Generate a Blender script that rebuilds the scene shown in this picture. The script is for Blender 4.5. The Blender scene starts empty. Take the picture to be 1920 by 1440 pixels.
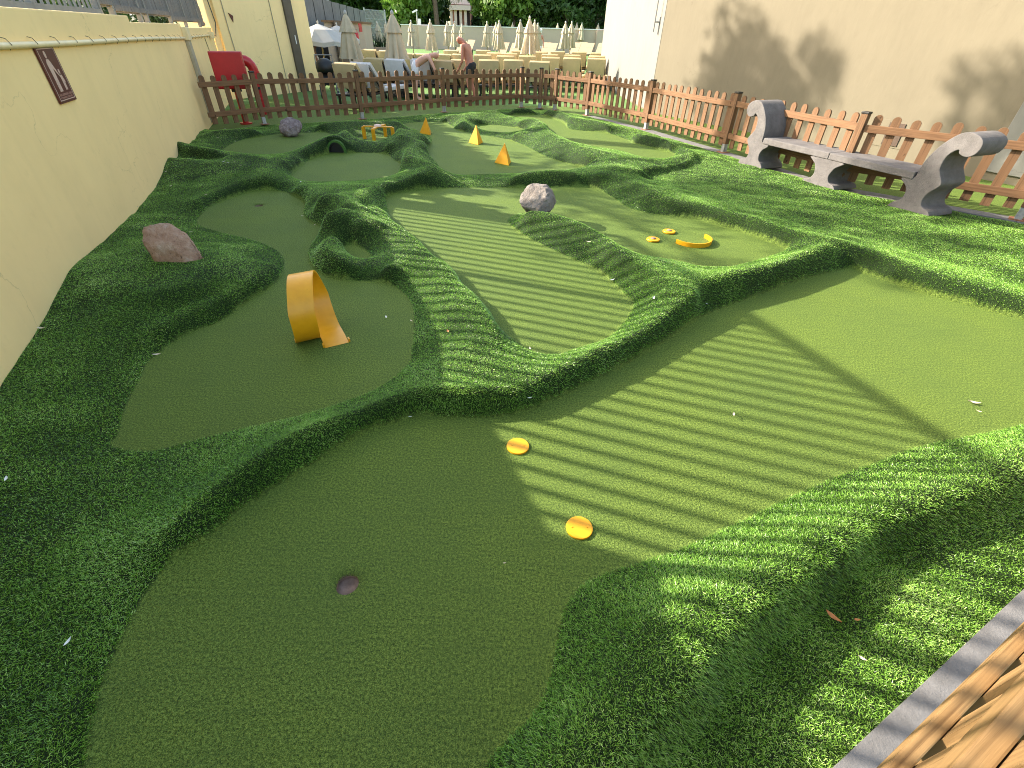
import bpy, bmesh, math, random
import numpy as np
from mathutils import Vector, Matrix
random.seed(7); RNG = np.random.default_rng(11)
S = bpy.context.scene
COL = S.collection

# ------------------------------------------------------------------ camera
F, PITCH, ROLL, H = 870.0, math.radians(37.1), math.radians(1.5), 1.65
fw = np.array([0, math.cos(PITCH), -math.sin(PITCH)])
rt0 = np.array([1.0, 0, 0]); up0 = np.cross(rt0, fw)
rt = math.cos(ROLL)*rt0 + math.sin(ROLL)*up0
up = -math.sin(ROLL)*rt0 + math.cos(ROLL)*up0
EYE = np.array([0, 0, H])
cam = bpy.data.cameras.new('camera'); co = bpy.data.objects.new('camera', cam); COL.objects.link(co)
co.matrix_world = Matrix(((rt[0], up[0], -fw[0], 0), (rt[1], up[1], -fw[1], 0), (rt[2], up[2], -fw[2], H), (0, 0, 0, 1)))
cam.sensor_fit = 'HORIZONTAL'; cam.sensor_width = 36.0; cam.lens = 36.0*F/1920.0
cam.clip_start = 0.05; cam.clip_end = 1000
S.camera = co

def ray(x, y): return fw + (x-960)/F*rt + (720-y)/F*up
def g(x, y, z=0.0):
    d = ray(x, y); return EYE + (z-H)/d[2]*d
def atdist(x, y, Y):
    d = ray(x, y); return EYE + Y/d[1]*d
def onplane(x, y, p, n):
    d = ray(x, y); return EYE + (((np.asarray(p)-EYE) @ n)/(d @ n))*d

# ------------------------------------------------------------------ light
ELEV = math.radians(27.7)
sd = np.array([0.945, -0.326, 0]); sd = sd/np.linalg.norm(sd)*math.cos(ELEV); sd[2] = -math.sin(ELEV)
sun = bpy.data.lights.new('sun', 'SUN'); so = bpy.data.objects.new('sun', sun); COL.objects.link(so)
sun.energy = 3.85; sun.angle = math.radians(0.53); sun.color = (1.0, 0.90, 0.76)
so.rotation_euler = Vector(sd).to_track_quat('-Z', 'Y').to_euler(); so.location = (-10, 4, 12)
W = bpy.data.worlds.new('World'); S.world = W; W.use_nodes = True
nt = W.node_tree; bg = nt.nodes['Background']
sky = nt.nodes.new('ShaderNodeTexSky'); sky.sky_type = 'NISHITA'; sky.sun_disc = False
sky.sun_elevation = ELEV; sky.sun_rotation = math.atan2(-sd[0], -sd[1]) % (2*math.pi)
sky.dust_density = 2.0; sky.ozone_density = 0.6
hm = nt.nodes.new('ShaderNodeMix'); hm.data_type = 'RGBA'; hm.blend_type = 'MULTIPLY'; hm.inputs[0].default_value = 1.0
hm.inputs[7].default_value = (1.06, 1.0, 0.86, 1)          # hazy, lightly clouded sky: less blue than clear air
nt.links.new(sky.outputs[0], hm.inputs[6]); nt.links.new(hm.outputs[2], bg.inputs[0]); bg.inputs[1].default_value = 0.15
S.view_settings.view_transform = 'Standard'; S.view_settings.look = 'None'
S.view_settings.exposure = 2.03; S.view_settings.gamma = 1.0
S.cycles.max_bounces = 6; S.cycles.diffuse_bounces = 4; S.cycles.use_denoising = True; S.cycles.denoising_prefilter = 'NONE'; S.cycles.use_adaptive_sampling = False; S.cycles.sample_clamp_indirect = 3.0; S.cycles.filter_width = 1.0

# ------------------------------------------------------------------ materials
class N:
    def __init__(s, name):
        s.m = bpy.data.materials.new(name); s.m.use_nodes = True; s.t = s.m.node_tree
        s.b = s.t.nodes['Principled BSDF']
    def n(s, typ, **kw):
        o = s.t.nodes.new(typ)
        for k, v in kw.items():
            if k.startswith('i_'): o.inputs[k[2:].replace('_', ' ')].default_value = v
            else: setattr(o, k, v)
        return o
    def l(s, a, b): s.t.links.new(a, b)
    def noise(s, vec, scale, detail=4, rough=0.6):
        o = s.n('ShaderNodeTexNoise'); o.inputs['Scale'].default_value = scale
        o.inputs['Detail'].default_value = detail; o.inputs['Roughness'].default_value = rough
        if vec is not None: s.l(vec, o.inputs['Vector'])
        return o.outputs['Fac']
    def ramp(s, fac, stops):
        o = s.n('ShaderNodeValToRGB'); e = o.color_ramp.elements
        while len(e) < len(stops): e.new(0.5)
        for i, (p, c) in enumerate(stops):
            e[i].position = p; e[i].color = (*c, 1) if len(c) == 3 else c
        s.l(fac, o.inputs[0]); return o.outputs[0]
    def mix(s, fac, a, b, blend='MIX'):
        o = s.n('ShaderNodeMix', data_type='RGBA', blend_type=blend)
        for v, i in ((fac, 0), (a, 6), (b, 7)):
            if hasattr(v, 'is_linked'): s.l(v, o.inputs[i])
            else: o.inputs[i].default_value = v if i == 0 else (*v, 1)
        return o.outputs[2]
    def bump(s, h, strength, dist):
        o = s.n('ShaderNodeBump'); o.inputs['Strength'].default_value = strength; o.inputs['Distance'].default_value = dist
        s.l(h, o.inputs['Height']); s.l(o.outputs[0], s.b.inputs['Normal'])
    def objco(s, scale=(1, 1, 1)):
        t = s.n('ShaderNodeTexCoord'); m = s.n('ShaderNodeMapping'); m.inputs['Scale'].default_value = scale
        s.l(t.outputs['Object'], m.inputs[0]); return m.outputs[0]
    def geo(s, scale=(1, 1, 1)):
        t = s.n('ShaderNodeNewGeometry'); m = s.n('ShaderNodeMapping'); m.inputs['Scale'].default_value = scale
        s.l(t.outputs['Position'], m.inputs[0]); return m.outputs[0]

def simple(name, c, rough=0.6, var=0.15, scale=6.0, bump=0.0, bscale=60.0, metal=0.0, bdist=0.004, spec=0.5, c2=None):
    k = N(name); v = k.geo()
    d = tuple(max(0, x*(1-var)) for x in c); e = tuple(min(1, x*(1+var)) for x in c) if c2 is None else c2
    k.l(k.ramp(k.noise(v, scale, 5), [(0.3, d), (0.7, e)]), k.b.inputs['Base Color'])
    k.b.inputs['Roughness'].default_value = rough; k.b.inputs['Metallic'].default_value = metal
    k.b.inputs['Specular IOR Level'].default_value = spec
    if bump: k.bump(k.noise(v, bscale, 5), bump, bdist)
    return k.m

def plaster(name, c, grime=0.25):
    k = N(name); v = k.geo()
    big = k.noise(v, 0.9, 6, 0.65); fine = k.noise(v, 9, 6, 0.7)
    streak = k.noise(k.geo((5, 5, 0.35)), 1.2, 4)
    a = k.mix(0.5, tuple(x*(1-grime) for x in c), c)
    col = k.ramp(big, [(0.28, tuple(x*(1-grime) for x in c)), (0.5, c), (0.75, tuple(min(1, x*1.06) for x in c))])
    col = k.mix(k.ramp(streak, [(0.52, (0, 0, 0)), (0.8, (0.14, 0.14, 0.14))]), col, tuple(x*0.72 for x in c))
    col = k.mix(k.ramp(fine, [(0.25, (0.3,)*3), (0.42, (0,)*3)]), col, tuple(x*0.8 for x in c))
    vo = k.n('ShaderNodeTexVoronoi', feature='DISTANCE_TO_EDGE'); vo.inputs['Scale'].default_value = 0.8
    dv = k.n('ShaderNodeVectorMath', operation='ADD'); wn_ = k.n('ShaderNodeTexNoise'); wn_.inputs['Scale'].default_value = 2.5; wn_.inputs['Detail'].default_value = 6; k.l(v, wn_.inputs['Vector'])
    k.l(v, dv.inputs[0]); k.l(wn_.outputs['Color'], dv.inputs[1]); k.l(dv.outputs[0], vo.inputs['Vector'])
    cm = k.n('ShaderNodeMath', operation='MULTIPLY'); k.l(k.ramp(vo.outputs['Distance'], [(0.0, (1,)*3), (0.006, (0,)*3)]), cm.inputs[0]); k.l(k.ramp(k.noise(v, 0.7, 2), [(0.5, (0,)*3), (0.62, (0.45,)*3)]), cm.inputs[1])
    col = k.mix(cm.outputs[0], col, tuple(x*0.5 for x in c))
    k.l(col, k.b.inputs['Base Color']); k.b.inputs['Roughness'].default_value = 0.85
    k.b.inputs['Specular IOR Level'].default_value = 0.2
    h = k.n('ShaderNodeMath', operation='ADD'); k.l(k.noise(k.geo((2.2, 2.2, 1)), 2.2, 3, 0.5), h.inputs[0])
    h2 = k.n('ShaderNodeMath', operation='MULTIPLY'); h2.inputs[1].default_value = 0.06
    k.l(k.noise(v, 45, 3, 0.6), h2.inputs[0]); k.l(h2.outputs[0], h.inputs[1])
    k.bump(h.outputs[0], 0.28, 0.03); return k.m

def wood(name, c, dark, axis=2, knots=True):
    k = N(name)
    sc = [46, 46, 46]; sc[axis] = 1.3
    v = k.objco(tuple(sc)); w = k.n('ShaderNodeTexNoise'); w.inputs['Scale'].default_value = 1.5; w.inputs['Detail'].default_value = 6
    w.inputs['Distortion'].default_value = 0.35; k.l(v, w.inputs['Vector'])
    col = k.ramp(w.outputs['Fac'], [(0.3, dark), (0.48, c), (0.7, tuple(min(1, x*1.25) for x in c))])
    big = k.noise(k.geo(), 1.7, 3)
    col = k.mix(k.ramp(big, [(0.35, (0.45,)*3), (0.62, (0,)*3)]), col, tuple(x*0.62 for x in c))
    kn = k.noise(k.geo((1, 1, 0.6)), 16, 1)
    col = k.mix(k.ramp(kn, [(0.72, (0,)*3), (0.77, (0.8,)*3)]), col, tuple(x*0.28 for x in dark))
    k.l(col, k.b.inputs['Base Color']); k.b.inputs['Roughness'].default_value = 0.7
    k.b.inputs['Specular IOR Level'].default_value = 0.25
    k.bump(w.outputs['Fac'], 0.5, 0.004); return k.m

M = {}
M['cream'] = plaster('cream_plaster', (0.95, 0.70, 0.335), 0.07)
M['cream_b'] = plaster('cream_render', (0.93, 0.71, 0.36), 0.07)
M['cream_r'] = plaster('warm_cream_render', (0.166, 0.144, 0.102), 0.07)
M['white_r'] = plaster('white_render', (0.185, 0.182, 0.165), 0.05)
M['farwall'] = plaster('pale_render', (0.46, 0.36, 0.285), 0.08)
M['pipe'] = simple('painted_conduit', (0.82, 0.66, 0.37), 0.5, 0.1, 8)
M['duct'] = simple('grey_painted_duct', (0.40, 0.35, 0.24), 0.6, 0.12, 5)
M['clip'] = simple('dark_steel', (0.07, 0.06, 0.04), 0.5, 0.3, 20)
M['wood'] = wood('red_brown_timber', (0.180, 0.098, 0.050), (0.105, 0.054, 0.027))
M['woodh'] = wood('red_brown_timber_rail', (0.195, 0.104, 0.052), (0.115, 0.057, 0.028), 0)
M['woodn'] = wood('honey_timber', (0.255, 0.155, 0.065), (0.095, 0.048, 0.018))
M['woodnh'] = wood('honey_timber_rail', (0.255, 0.155, 0.065), (0.095, 0.048, 0.018), 0)
M['galv'] = simple('galvanised_foot', (0.36, 0.37, 0.37), 0.45, 0.25, 30, metal=0.4)
M['cap'] = simple('black_post_cap', (0.015, 0.013, 0.012), 0.5, 0.3, 30)
M['rust'] = simple('rusty_foot_plate', (0.24, 0.10, 0.05), 0.8, 0.4, 25)
M['grey_wood'] = wood('weathered_grey_timber', (0.20, 0.185, 0.175), (0.09, 0.08, 0.075))
M['steel'] = simple('grey_painted_steel', (0.22, 0.21, 0.2), 0.5, 0.15, 10)
M['conc'] = simple('kerb_concrete', (0.145, 0.14, 0.138), 0.85, 0.25, 14, 0.5, 120)
M['red'] = simple('red_enamel', (0.45, 0.012, 0.018), 0.35, 0.12, 4)
M['signbrown'] = simple('sign_brown', (0.10, 0.018, 0.012), 0.4, 0.15, 6)
M['signpink'] = simple('sign_pale_figure', (0.62, 0.42, 0.34), 0.5, 0.05, 6)
M['signdim'] = simple('sign_faded_lettering', (0.28, 0.13, 0.10), 0.5, 0.2, 60)
M['darkdoor'] = simple('dark_grey_door_strip', (0.075, 0.062, 0.045), 0.5, 0.2, 4)
M['black'] = simple('black_plastic', (0.012, 0.012, 0.013), 0.5, 0.3, 10)
M['white'] = simple('white_paint', (0.75, 0.74, 0.72), 0.5, 0.05, 5)
M['canopy'] = simple('beige_canvas', (0.47, 0.395, 0.275), 0.9, 0.08, 7, 0.3, 40)
M['canopyw'] = simple('white_canvas', (0.42, 0.41, 0.39), 0.9, 0.05, 7)
M['cushion'] = simple('cream_cushion_fabric', (0.50, 0.385, 0.205), 0.9, 0.08, 5, 0.3, 30)
M['cushionw'] = simple('white_towel', (0.55, 0.54, 0.54), 0.95, 0.05, 12, 0.4, 60)
M['mesh'] = simple('beige_sling_mesh', (0.32, 0.25, 0.165), 0.9, 0.1, 30)
M['tan'] = simple('tanned_skin', (0.48, 0.20, 0.13), 0.6, 0.1, 8)
M['pale'] = simple('pale_skin', (0.66, 0.36, 0.26), 0.6, 0.08, 8)
M['brownskin'] = simple('brown_skin', (0.16, 0.075, 0.045), 0.6, 0.1, 8)
M['hairw'] = simple('white_hair', (0.70, 0.62, 0.48), 0.8, 0.1, 30)
M['hairk'] = simple('dark_hair', (0.02, 0.015, 0.012), 0.6, 0.2, 30)
M['cloth_k'] = simple('black_shorts', (0.02, 0.02, 0.022), 0.9, 0.2, 10)
M['cloth_w'] = simple('white_shorts', (0.74, 0.72, 0.74), 0.9, 0.06, 10)
M['pink'] = simple('salmon_render', (0.62, 0.28, 0.18), 0.85, 0.08, 1)
M['pinkw'] = simple('pale_pink_render', (0.74, 0.56, 0.49), 0.85, 0.05, 1)
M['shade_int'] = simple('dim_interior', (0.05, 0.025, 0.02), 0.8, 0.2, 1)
M['bark'] = simple('bark', (0.14, 0.10, 0.07), 0.9, 0.35, 12, 0.8, 30, bdist=0.03)
M['mattebrown'] = simple('hole_cup_interior', (0.23, 0.15, 0.115), 0.9, 0.35, 40, 0.5, 80)
M['earth'] = simple('bare_earth', (0.16, 0.11, 0.07), 0.95, 0.3, 4, 0.5, 20)
M['water'] = simple('pool_water', (0.04, 0.35, 0.45), 0.08, 0.1, 2)
M['leafo'] = simple('dry_orange_leaf', (0.45, 0.19, 0.06), 0.7, 0.2, 60)
M['leafp'] = simple('pale_dry_petal', (0.66, 0.56, 0.42), 0.7, 0.2, 60)
M['leafw'] = simple('white_scrap', (0.8, 0.8, 0.76), 0.7, 0.1, 60)
M['clothp'] = simple('flowered_white_top', (0.66, 0.60, 0.54), 0.9, 0.2, 25)

k = N('orange_paint'); v = k.geo()
col = k.ramp(k.noise(v, 14, 5), [(0.3, (0.66, 0.295, 0.004)), (0.7, (0.74, 0.345, 0.008))])
col = k.mix(k.ramp(k.noise(v, 55, 6, 0.75), [(0.62, (0,)*3), (0.74, (0.5,)*3)]), col, (0.26, 0.10, 0.012))
k.l(col, k.b.inputs['Base Color']); k.b.inputs['Roughness'].default_value = 0.38; M['orange'] = k.m
M['plaquebrown'] = simple('plaque_brown', (0.062, 0.036, 0.022), 0.6, 0.3, 12)
M['tunnelturf'] = simple('tunnel_turf', (0.05, 0.13, 0.016), 0.8, 0.5, 160, 0.9, 200)
k.bump(k.noise(v, 30, 3), 0.06, 0.004)

def rockmat(name, a, b, c):
    k = N(name); v = k.geo()
    col = k.ramp(k.noise(v, 9, 8, 0.7), [(0.3, a), (0.5, b), (0.7, c)])
    col = k.mix(k.ramp(k.noise(v, 38, 5, 0.7), [(0.30, (0.8,)*3), (0.40, (0,)*3)]), col, tuple(x*0.3 for x in a))
    k.l(col, k.b.inputs['Base Color']); k.b.inputs['Roughness'].default_value = 0.95
    k.b.inputs['Specular IOR Level'].default_value = 0.15
    h = k.noise(v, 26, 10, 0.75); k.bump(h, 0.9, 0.03); return k.m
M['rock_grey'] = rockmat('pink_grey_lava_rock', (0.14, 0.12, 0.106), (0.23, 0.20, 0.178), (0.32, 0.288, 0.262))
M['rock_brown'] = rockmat('red_brown_rock', (0.26, 0.15, 0.10), (0.44, 0.275, 0.19), (0.54, 0.41, 0.33))
M['rock_dark'] = rockmat('dark_purple_rock', (0.12, 0.09, 0.09), (0.24, 0.19, 0.19), (0.42, 0.36, 0.36))

k = N('bench_stone'); v = k.geo()
col = k.ramp(k.noise(v, 7, 8, 0.7), [(0.3, (0.095, 0.087, 0.084)), (0.5, (0.128, 0.118, 0.115)), (0.7, (0.16, 0.149, 0.145))])
col = k.mix(k.ramp(k.noise(v, 75, 4, 0.7), [(0.27, (0.7,)*3), (0.34, (0,)*3)]), col, (0.05, 0.045, 0.043))
k.l(col, k.b.inputs['Base Color']); k.b.inputs['Roughness'].default_value = 0.9
k.bump(k.noise(v, 70, 8, 0.75), 0.6, 0.012); M['stone'] = k.m

# turf: one surface, short pile on the greens, long pile base elsewhere
SHORT_A, SHORT_B, SHORT_C = (0.026, 0.052, 0.007), (0.106, 0.166, 0.020), (0.23, 0.32, 0.056)
k = N('artificial_turf'); v = k.geo()
at = k.n('ShaderNodeAttribute', attribute_name='rough'); jit = k.noise(v, 70, 2)
ad = k.n('ShaderNodeMath', operation='MULTIPLY_ADD'); k.l(jit, ad.inputs[0]); ad.inputs[1].default_value = 0.03; k.l(at.outputs['Fac'], ad.inputs[2])
isr = k.ramp(ad.outputs[0], [(0.008, (0,)*3), (0.024, (1,)*3)])
n1 = k.noise(v, 105, 3, 0.75); n2 = k.noise(v, 260, 2, 0.6)
mx = k.n('ShaderNodeMath', operation='MULTIPLY_ADD'); k.l(n2, mx.inputs[0]); mx.inputs[1].default_value = 0.45
mm = k.n('ShaderNodeMath', operation='MULTIPLY'); k.l(n1, mm.inputs[0]); mm.inputs[1].default_value = 0.6; k.l(mm.outputs[0], mx.inputs[2])
short = k.ramp(mx.outputs[0], [(0.40, SHORT_A), (0.51, SHORT_B), (0.61, SHORT_C)])
big = k.noise(k.geo((1, 1.0, 1)), 1.6, 5, 0.6)
short = k.mix(k.ramp(big, [(0.35, (0.35,)*3), (0.65, (0,)*3)]), short, (0.075, 0.13, 0.028))
lines = k.noise(k.geo((3.0, 60, 1)), 1.0, 3)
short = k.mix(k.ramp(lines, [(0.5, (0,)*3), (0.75, (0.34,)*3)]), short, (0.06, 0.105, 0.02))
longb = k.ramp(k.noise(v, 120, 3), [(0.35, (0.006, 0.016, 0.003)), (0.65, (0.022, 0.05, 0.007))])
k.l(k.mix(isr, short, longb), k.b.inputs['Base Color'])
k.b.inputs['Roughness'].default_value = 0.75; k.b.inputs['Specular IOR Level'].default_value = 0.25
k.bump(mx.outputs[0], 0.9, 0.02); M['turf'] = k.m

k = N('deck_turf'); v = k.geo()
c = k.ramp(k.noise(v, 60, 4), [(0.35, (0.07, 0.16, 0.03)), (0.65, (0.12, 0.24, 0.05))])
c = k.mix(k.ramp(k.noise(v, 0.35, 3), [(0.45, (0,)*3), (0.6, (0.5,)*3)]), c, (0.10, 0.18, 0.04))
k.l(c, k.b.inputs['Base Color']); k.b.inputs['Roughness'].default_value = 0.85; k.bump(k.noise(v, 150, 3), 0.6, 0.01); M['deck'] = k.m

k = N('long_pile_blades')
ti = k.n('ShaderNodeAttribute', attribute_name='tint')
c = k.ramp(ti.outputs['Fac'], [(0.0, (0.012, 0.04, 0.005)), (0.45, (0.195, 0.42, 0.042)), (0.8, (0.42, 0.67, 0.13)), (1.0, (0.68, 0.84, 0.34))])  # palest stops stand in for sunlit highlights on the blades
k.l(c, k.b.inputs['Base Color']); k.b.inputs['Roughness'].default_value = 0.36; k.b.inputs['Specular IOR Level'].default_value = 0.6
tr = k.n('ShaderNodeBsdfTranslucent'); k.l(c, tr.inputs[0]); ms = k.n('ShaderNodeMixShader'); ms.inputs[0].default_value = 0.32
k.l(k.b.outputs[0], ms.inputs[1]); k.l(tr.outputs[0], ms.inputs[2]); k.l(ms.outputs[0], k.t.nodes['Material Output'].inputs[0])
M['blade'] = k.m

def leafmat(name, a, b):
    k = N(name); ti = k.n('ShaderNodeAttribute', attribute_name='tint')
    c = k.ramp(ti.outputs['Fac'], [(0, a), (1, b)]); k.l(c, k.b.inputs['Base Color']); k.b.inputs['Roughness'].default_value = 0.5
    tr = k.n('ShaderNodeBsdfTranslucent'); k.l(c, tr.inputs[0]); ms = k.n('ShaderNodeMixShader'); ms.inputs[0].default_value = 0.3
    k.l(k.b.outputs[0], ms.inputs[1]); k.l(tr.outputs[0], ms.inputs[2]); k.l(ms.outputs[0], k.t.nodes['Material Output'].inputs[0]); return k.m
M['leaf_d'] = leafmat('dark_leaves', (0.022, 0.055, 0.012), (0.07, 0.15, 0.03))
M['leaf_l'] = leafmat('bright_leaves', (0.06, 0.14, 0.015), (0.20, 0.34, 0.05))
M['frond'] = leafmat('palm_fronds', (0.10, 0.12, 0.04), (0.25, 0.24, 0.09))

# ------------------------------------------------------------------ mesh helpers
def worldloc(o):
    p = Vector((0, 0, 0))
    while o is not None: p += o.location; o = o.parent
    return p
class MB:
    def __init__(s): s.v = []; s.f = []
    def add(s, vs, fs):
        b = len(s.v); s.v += [tuple(float(c) for c in p) for p in vs]; s.f += [tuple(i+b for i in q) for q in fs]; return s
    def obox(s, c, ax, ay, az, sz):
        c = np.asarray(c, float); ax, ay, az = (np.asarray(a, float) for a in (ax, ay, az)); hx, hy, hz = (q/2 for q in sz)
        vs = [c+ax*i*hx+ay*j*hy+az*k_*hz for i in (-1, 1) for j in (-1, 1) for k_ in (-1, 1)]
        return s.add(vs, [(0, 1, 3, 2), (4, 6, 7, 5), (0, 4, 5, 1), (2, 3, 7, 6), (0, 2, 6, 4), (1, 5, 7, 3)])
    def box(s, c, sz, rz=0.0):
        ca, sa = math.cos(rz), math.sin(rz); return s.obox(c, (ca, sa, 0), (-sa, ca, 0), (0, 0, 1), sz)
    def prism(s, pts, off):
        pts = [np.asarray(p, float) for p in pts]; off = np.asarray(off, float); n = len(pts)
        return s.add(pts+[p+off for p in pts], [tuple(range(n))[::-1], tuple(range(n, 2*n))]+[(i, (i+1) % n, n+(i+1) % n, n+i) for i in range(n)])
    def tube(s, path, r, n=8, cap=True):
        path = [np.asarray(p, float) for p in path]; rs = r if hasattr(r, '__len__') else [r]*len(path)
        vs = []; prev = None
        for i, p in enumerate(path):
            t = path[min(i+1, len(path)-1)]-path[max(i-1, 0)]; t = t/(np.linalg.norm(t)+1e-9)
            if prev is None:
                a = np.array([0, 0, 1.0]) if abs(t[2]) < 0.9 else np.array([1.0, 0, 0]); u = np.cross(t, a)
            else: u = prev - t*(prev@t)
            u /= np.linalg.norm(u); prev = u; w = np.cross(t, u)
            vs += [p+rs[i]*(math.cos(2*math.pi*q/n)*u+math.sin(2*math.pi*q/n)*w) for q in range(n)]
        fs = [(i*n+q, i*n+(q+1) % n, (i+1)*n+(q+1) % n, (i+1)*n+q) for i in range(len(path)-1) for q in range(n)]
        if cap: fs += [tuple(range(n))[::-1], tuple(range((len(path)-1)*n, len(path)*n))]
        return s.add(vs, fs)
    def cyl(s, c, r, h, n=24, r2=None):
        c = np.asarray(c, float); return s.tube([c, c+np.array([0, 0, h])], [r, r if r2 is None else r2], n)
    def lathe(s, c, prof, n=24, mod=None):
        c = np.asarray(c, float); vs = []
        for i, (r, z) in enumerate(prof):
            for q in range(n):
                a = 2*math.pi*q/n; rr = r*(1 if mod is None else mod(a, i, z)); vs.append(c+np.array([rr*math.cos(a), rr*math.sin(a), z]))
        m = len(prof)
        fs = [(i*n+q, i*n+(q+1) % n, (i+1)*n+(q+1) % n, (i+1)*n+q) for i in range(m-1) for q in range(n)]
        fs += [tuple(range(n))[::-1], tuple(range((m-1)*n, m*n))]
        return s.add(vs, fs)
    def build(s, name, mat, parent=None, loc=None, smooth=False, bevel=0.0, sub=0, local=False):
        me = bpy.data.meshes.new(name); o = bpy.data.objects.new(name, me); COL.objects.link(o)
        vs = np.array(s.v, float)
        if parent is not None:
            o.parent = parent
            if not local: vs = vs-np.array(worldloc(parent))
        elif not local:
            if loc is None: loc = ((vs[:, 0].min()+vs[:, 0].max())/2, (vs[:, 1].min()+vs[:, 1].max())/2, vs[:, 2].min())
            vs = vs-np.array(loc, float); o.location = loc
        me.from_pydata(vs.tolist(), [], s.f); me.materials.append(mat)
        bm = bmesh.new(); bm.from_mesh(me)
        if bevel > 0:
            bmesh.ops.remove_doubles(bm, verts=bm.verts, dist=1e-5)
            es = [e for e in bm.edges if len(e.link_faces) == 2 and e.calc_face_angle(0) > 0.6]
            bmesh.ops.bevel(bm, geom=es, offset=bevel, segments=2, affect='EDGES', profile=0.6)
        bmesh.ops.recalc_face_normals(bm, faces=bm.faces); bm.to_mesh(me); bm.free()
        if smooth:
            me.polygons.foreach_set('use_smooth', [True]*len(me.polygons))
            if smooth is not True: me.set_sharp_from_angle(angle=smooth)
        return o
def tag(o, label=None, cat=None, group=None, kind=None):
    for k_, v_ in (('label', label), ('category', cat), ('group', group), ('kind', kind)):
        if v_: o[k_] = v_
    return o
def thing(name, label, cat, loc=(0, 0, 0), rz=0.0, group=None):
    o = bpy.data.objects.new(name, None); COL.objects.link(o); o.location = tuple(float(c) for c in loc); o.rotation_euler = (0, 0, rz)
    o.empty_display_size = 0.1; return tag(o, label, cat, group)
def copy_tree(o, parent=None):
    c = o.copy(); COL.objects.link(c)
    if parent is not None: c.parent = parent
    for ch in list(o.children): copy_tree(ch, c)
    return c

# ------------------------------------------------------------------ terrain
def smooth_poly(pts, closed, sub=4):
    P = np.array(pts, float); n = len(P); out = []
    rng = range(n) if closed else range(n-1)
    for i in rng:
        p0, p1, p2, p3 = (P[(i+j) % n] if closed else P[min(max(i+j, 0), n-1)] for j in (-1, 0, 1, 2))
        for q in range(sub):
            t = q/sub
            out.append(0.5*((2*p1)+(-p0+p2)*t+(2*p0-5*p1+4*p2-p3)*t*t+(-p0+3*p1-3*p2+p3)*t**3))
    if not closed: out.append(P[-1])
    return np.array(out)
def ground_poly(px, z=0.0, closed=True): return smooth_poly([g(x, y, z)[:2] for x, y in px], closed)

WA, WB = -2.03, -0.40                       # left wall plane: x = WA + WB*y
GREENS = {
 'front': [(120,1600),(160,1440),(175,1340),(215,1225),(267,1123),(333,1037),(383,1010),(493,927),(633,840),(673,815),(740,791),(807,781),(923,782),(990,770),(1050,743),(1140,700),(1240,643),(1317,592),(1400,562),(1467,537),(1533,517),(1587,504),(1610,507),(1663,528),(1747,553),(1847,580),(1920,600),(2150,672),(2100,770),(1920,800),(1863,812),(1780,827),(1697,847),(1647,868),(1570,895),(1447,951),(1380,985),(1280,1030),(1233,1047),(1160,1070),(1100,1093),(1063,1137),(1047,1193),(1037,1253),(1027,1293),(1010,1333),(967,1380),(910,1440),(850,1600)],
 'loop': [(205,832),(220,815),(233,767),(267,700),(283,673),(350,627),(417,600),(467,563),(517,530),(533,497),(523,473),(483,453),(417,437),(370,420),(383,397),(410,380),(460,362),(500,357),(540,362),(573,380),(570,400),(582,415),(610,428),(620,432),(587,455),(580,480),(598,510),(633,522),(683,528),(730,532),(770,565),(777,610),(772,660),(767,683),(707,730),(600,770),(533,788),(433,810),(333,835),(293,845),(240,845)],
 'centre': [(725,385),(730,367),(783,357),(867,352),(993,352),(1104,351),(1143,367),(1167,383),(1187,393),(1233,403),(1300,410),(1350,423),(1417,443),(1467,463),(1475,470),(1433,485),(1367,502),(1327,507),(1293,495),(1233,485),(1173,479),(1150,466),(1133,448),(1093,430),(1050,413),(1020,402),(977,400),(955,410),(953,417),(967,430),(993,447),(1033,467),(1083,490),(1127,510),(1157,537),(1177,558),(1189,572),(1175,600),(1140,636),(1083,655),(1040,668),(1000,661),(967,644),(933,617),(913,583),(873,550),(850,513),(825,500),(805,480),(785,460),(760,440),(735,420)],
 'far_left': [(417,282),(447,265),(493,256),(533,250),(581,249),(607,248),(632,256),(613,258),(594,264),(568,277),(542,287),(516,292),(472,292),(440,290)],
 'tunnel': [(548,326),(581,300),(620,288),(644,287),(719,288),(738,300),(753,308),(745,328),(712,336),(646,340),(594,341),(558,338)],
 'ring': [(649,264),(672,258),(700,256),(725,258),(750,258),(742,266),(719,270),(685,271),(660,270)],
 'cones': [(741,237),(772,230),(826,229),(850,238),(854,243),(894,252),(935,258),(979,271),(1029,296),(1100,316),(1113,318),(1041,322),(979,325),(900,327),(830,328),(822,310),(802,286),(810,262),(790,247),(760,241)],
 'pocket': [(894,236),(935,235),(979,242),(985,246),(960,249),(916,246)],
 'right': [(920,218),(966,216),(1010,216),(1037,223),(1060,232),(1072,243),(1135,249),(1176,262),(1191,270),(1229,280),(1266,289),(1254,299),(1213,300),(1166,283),(1119,278),(1082,272),(1040,256),(1029,245),(1022,232),(995,221),(960,220)],
 'bunker': [(642,465),(660,457),(680,466),(695,480),(682,493),(657,482)],
}
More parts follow.
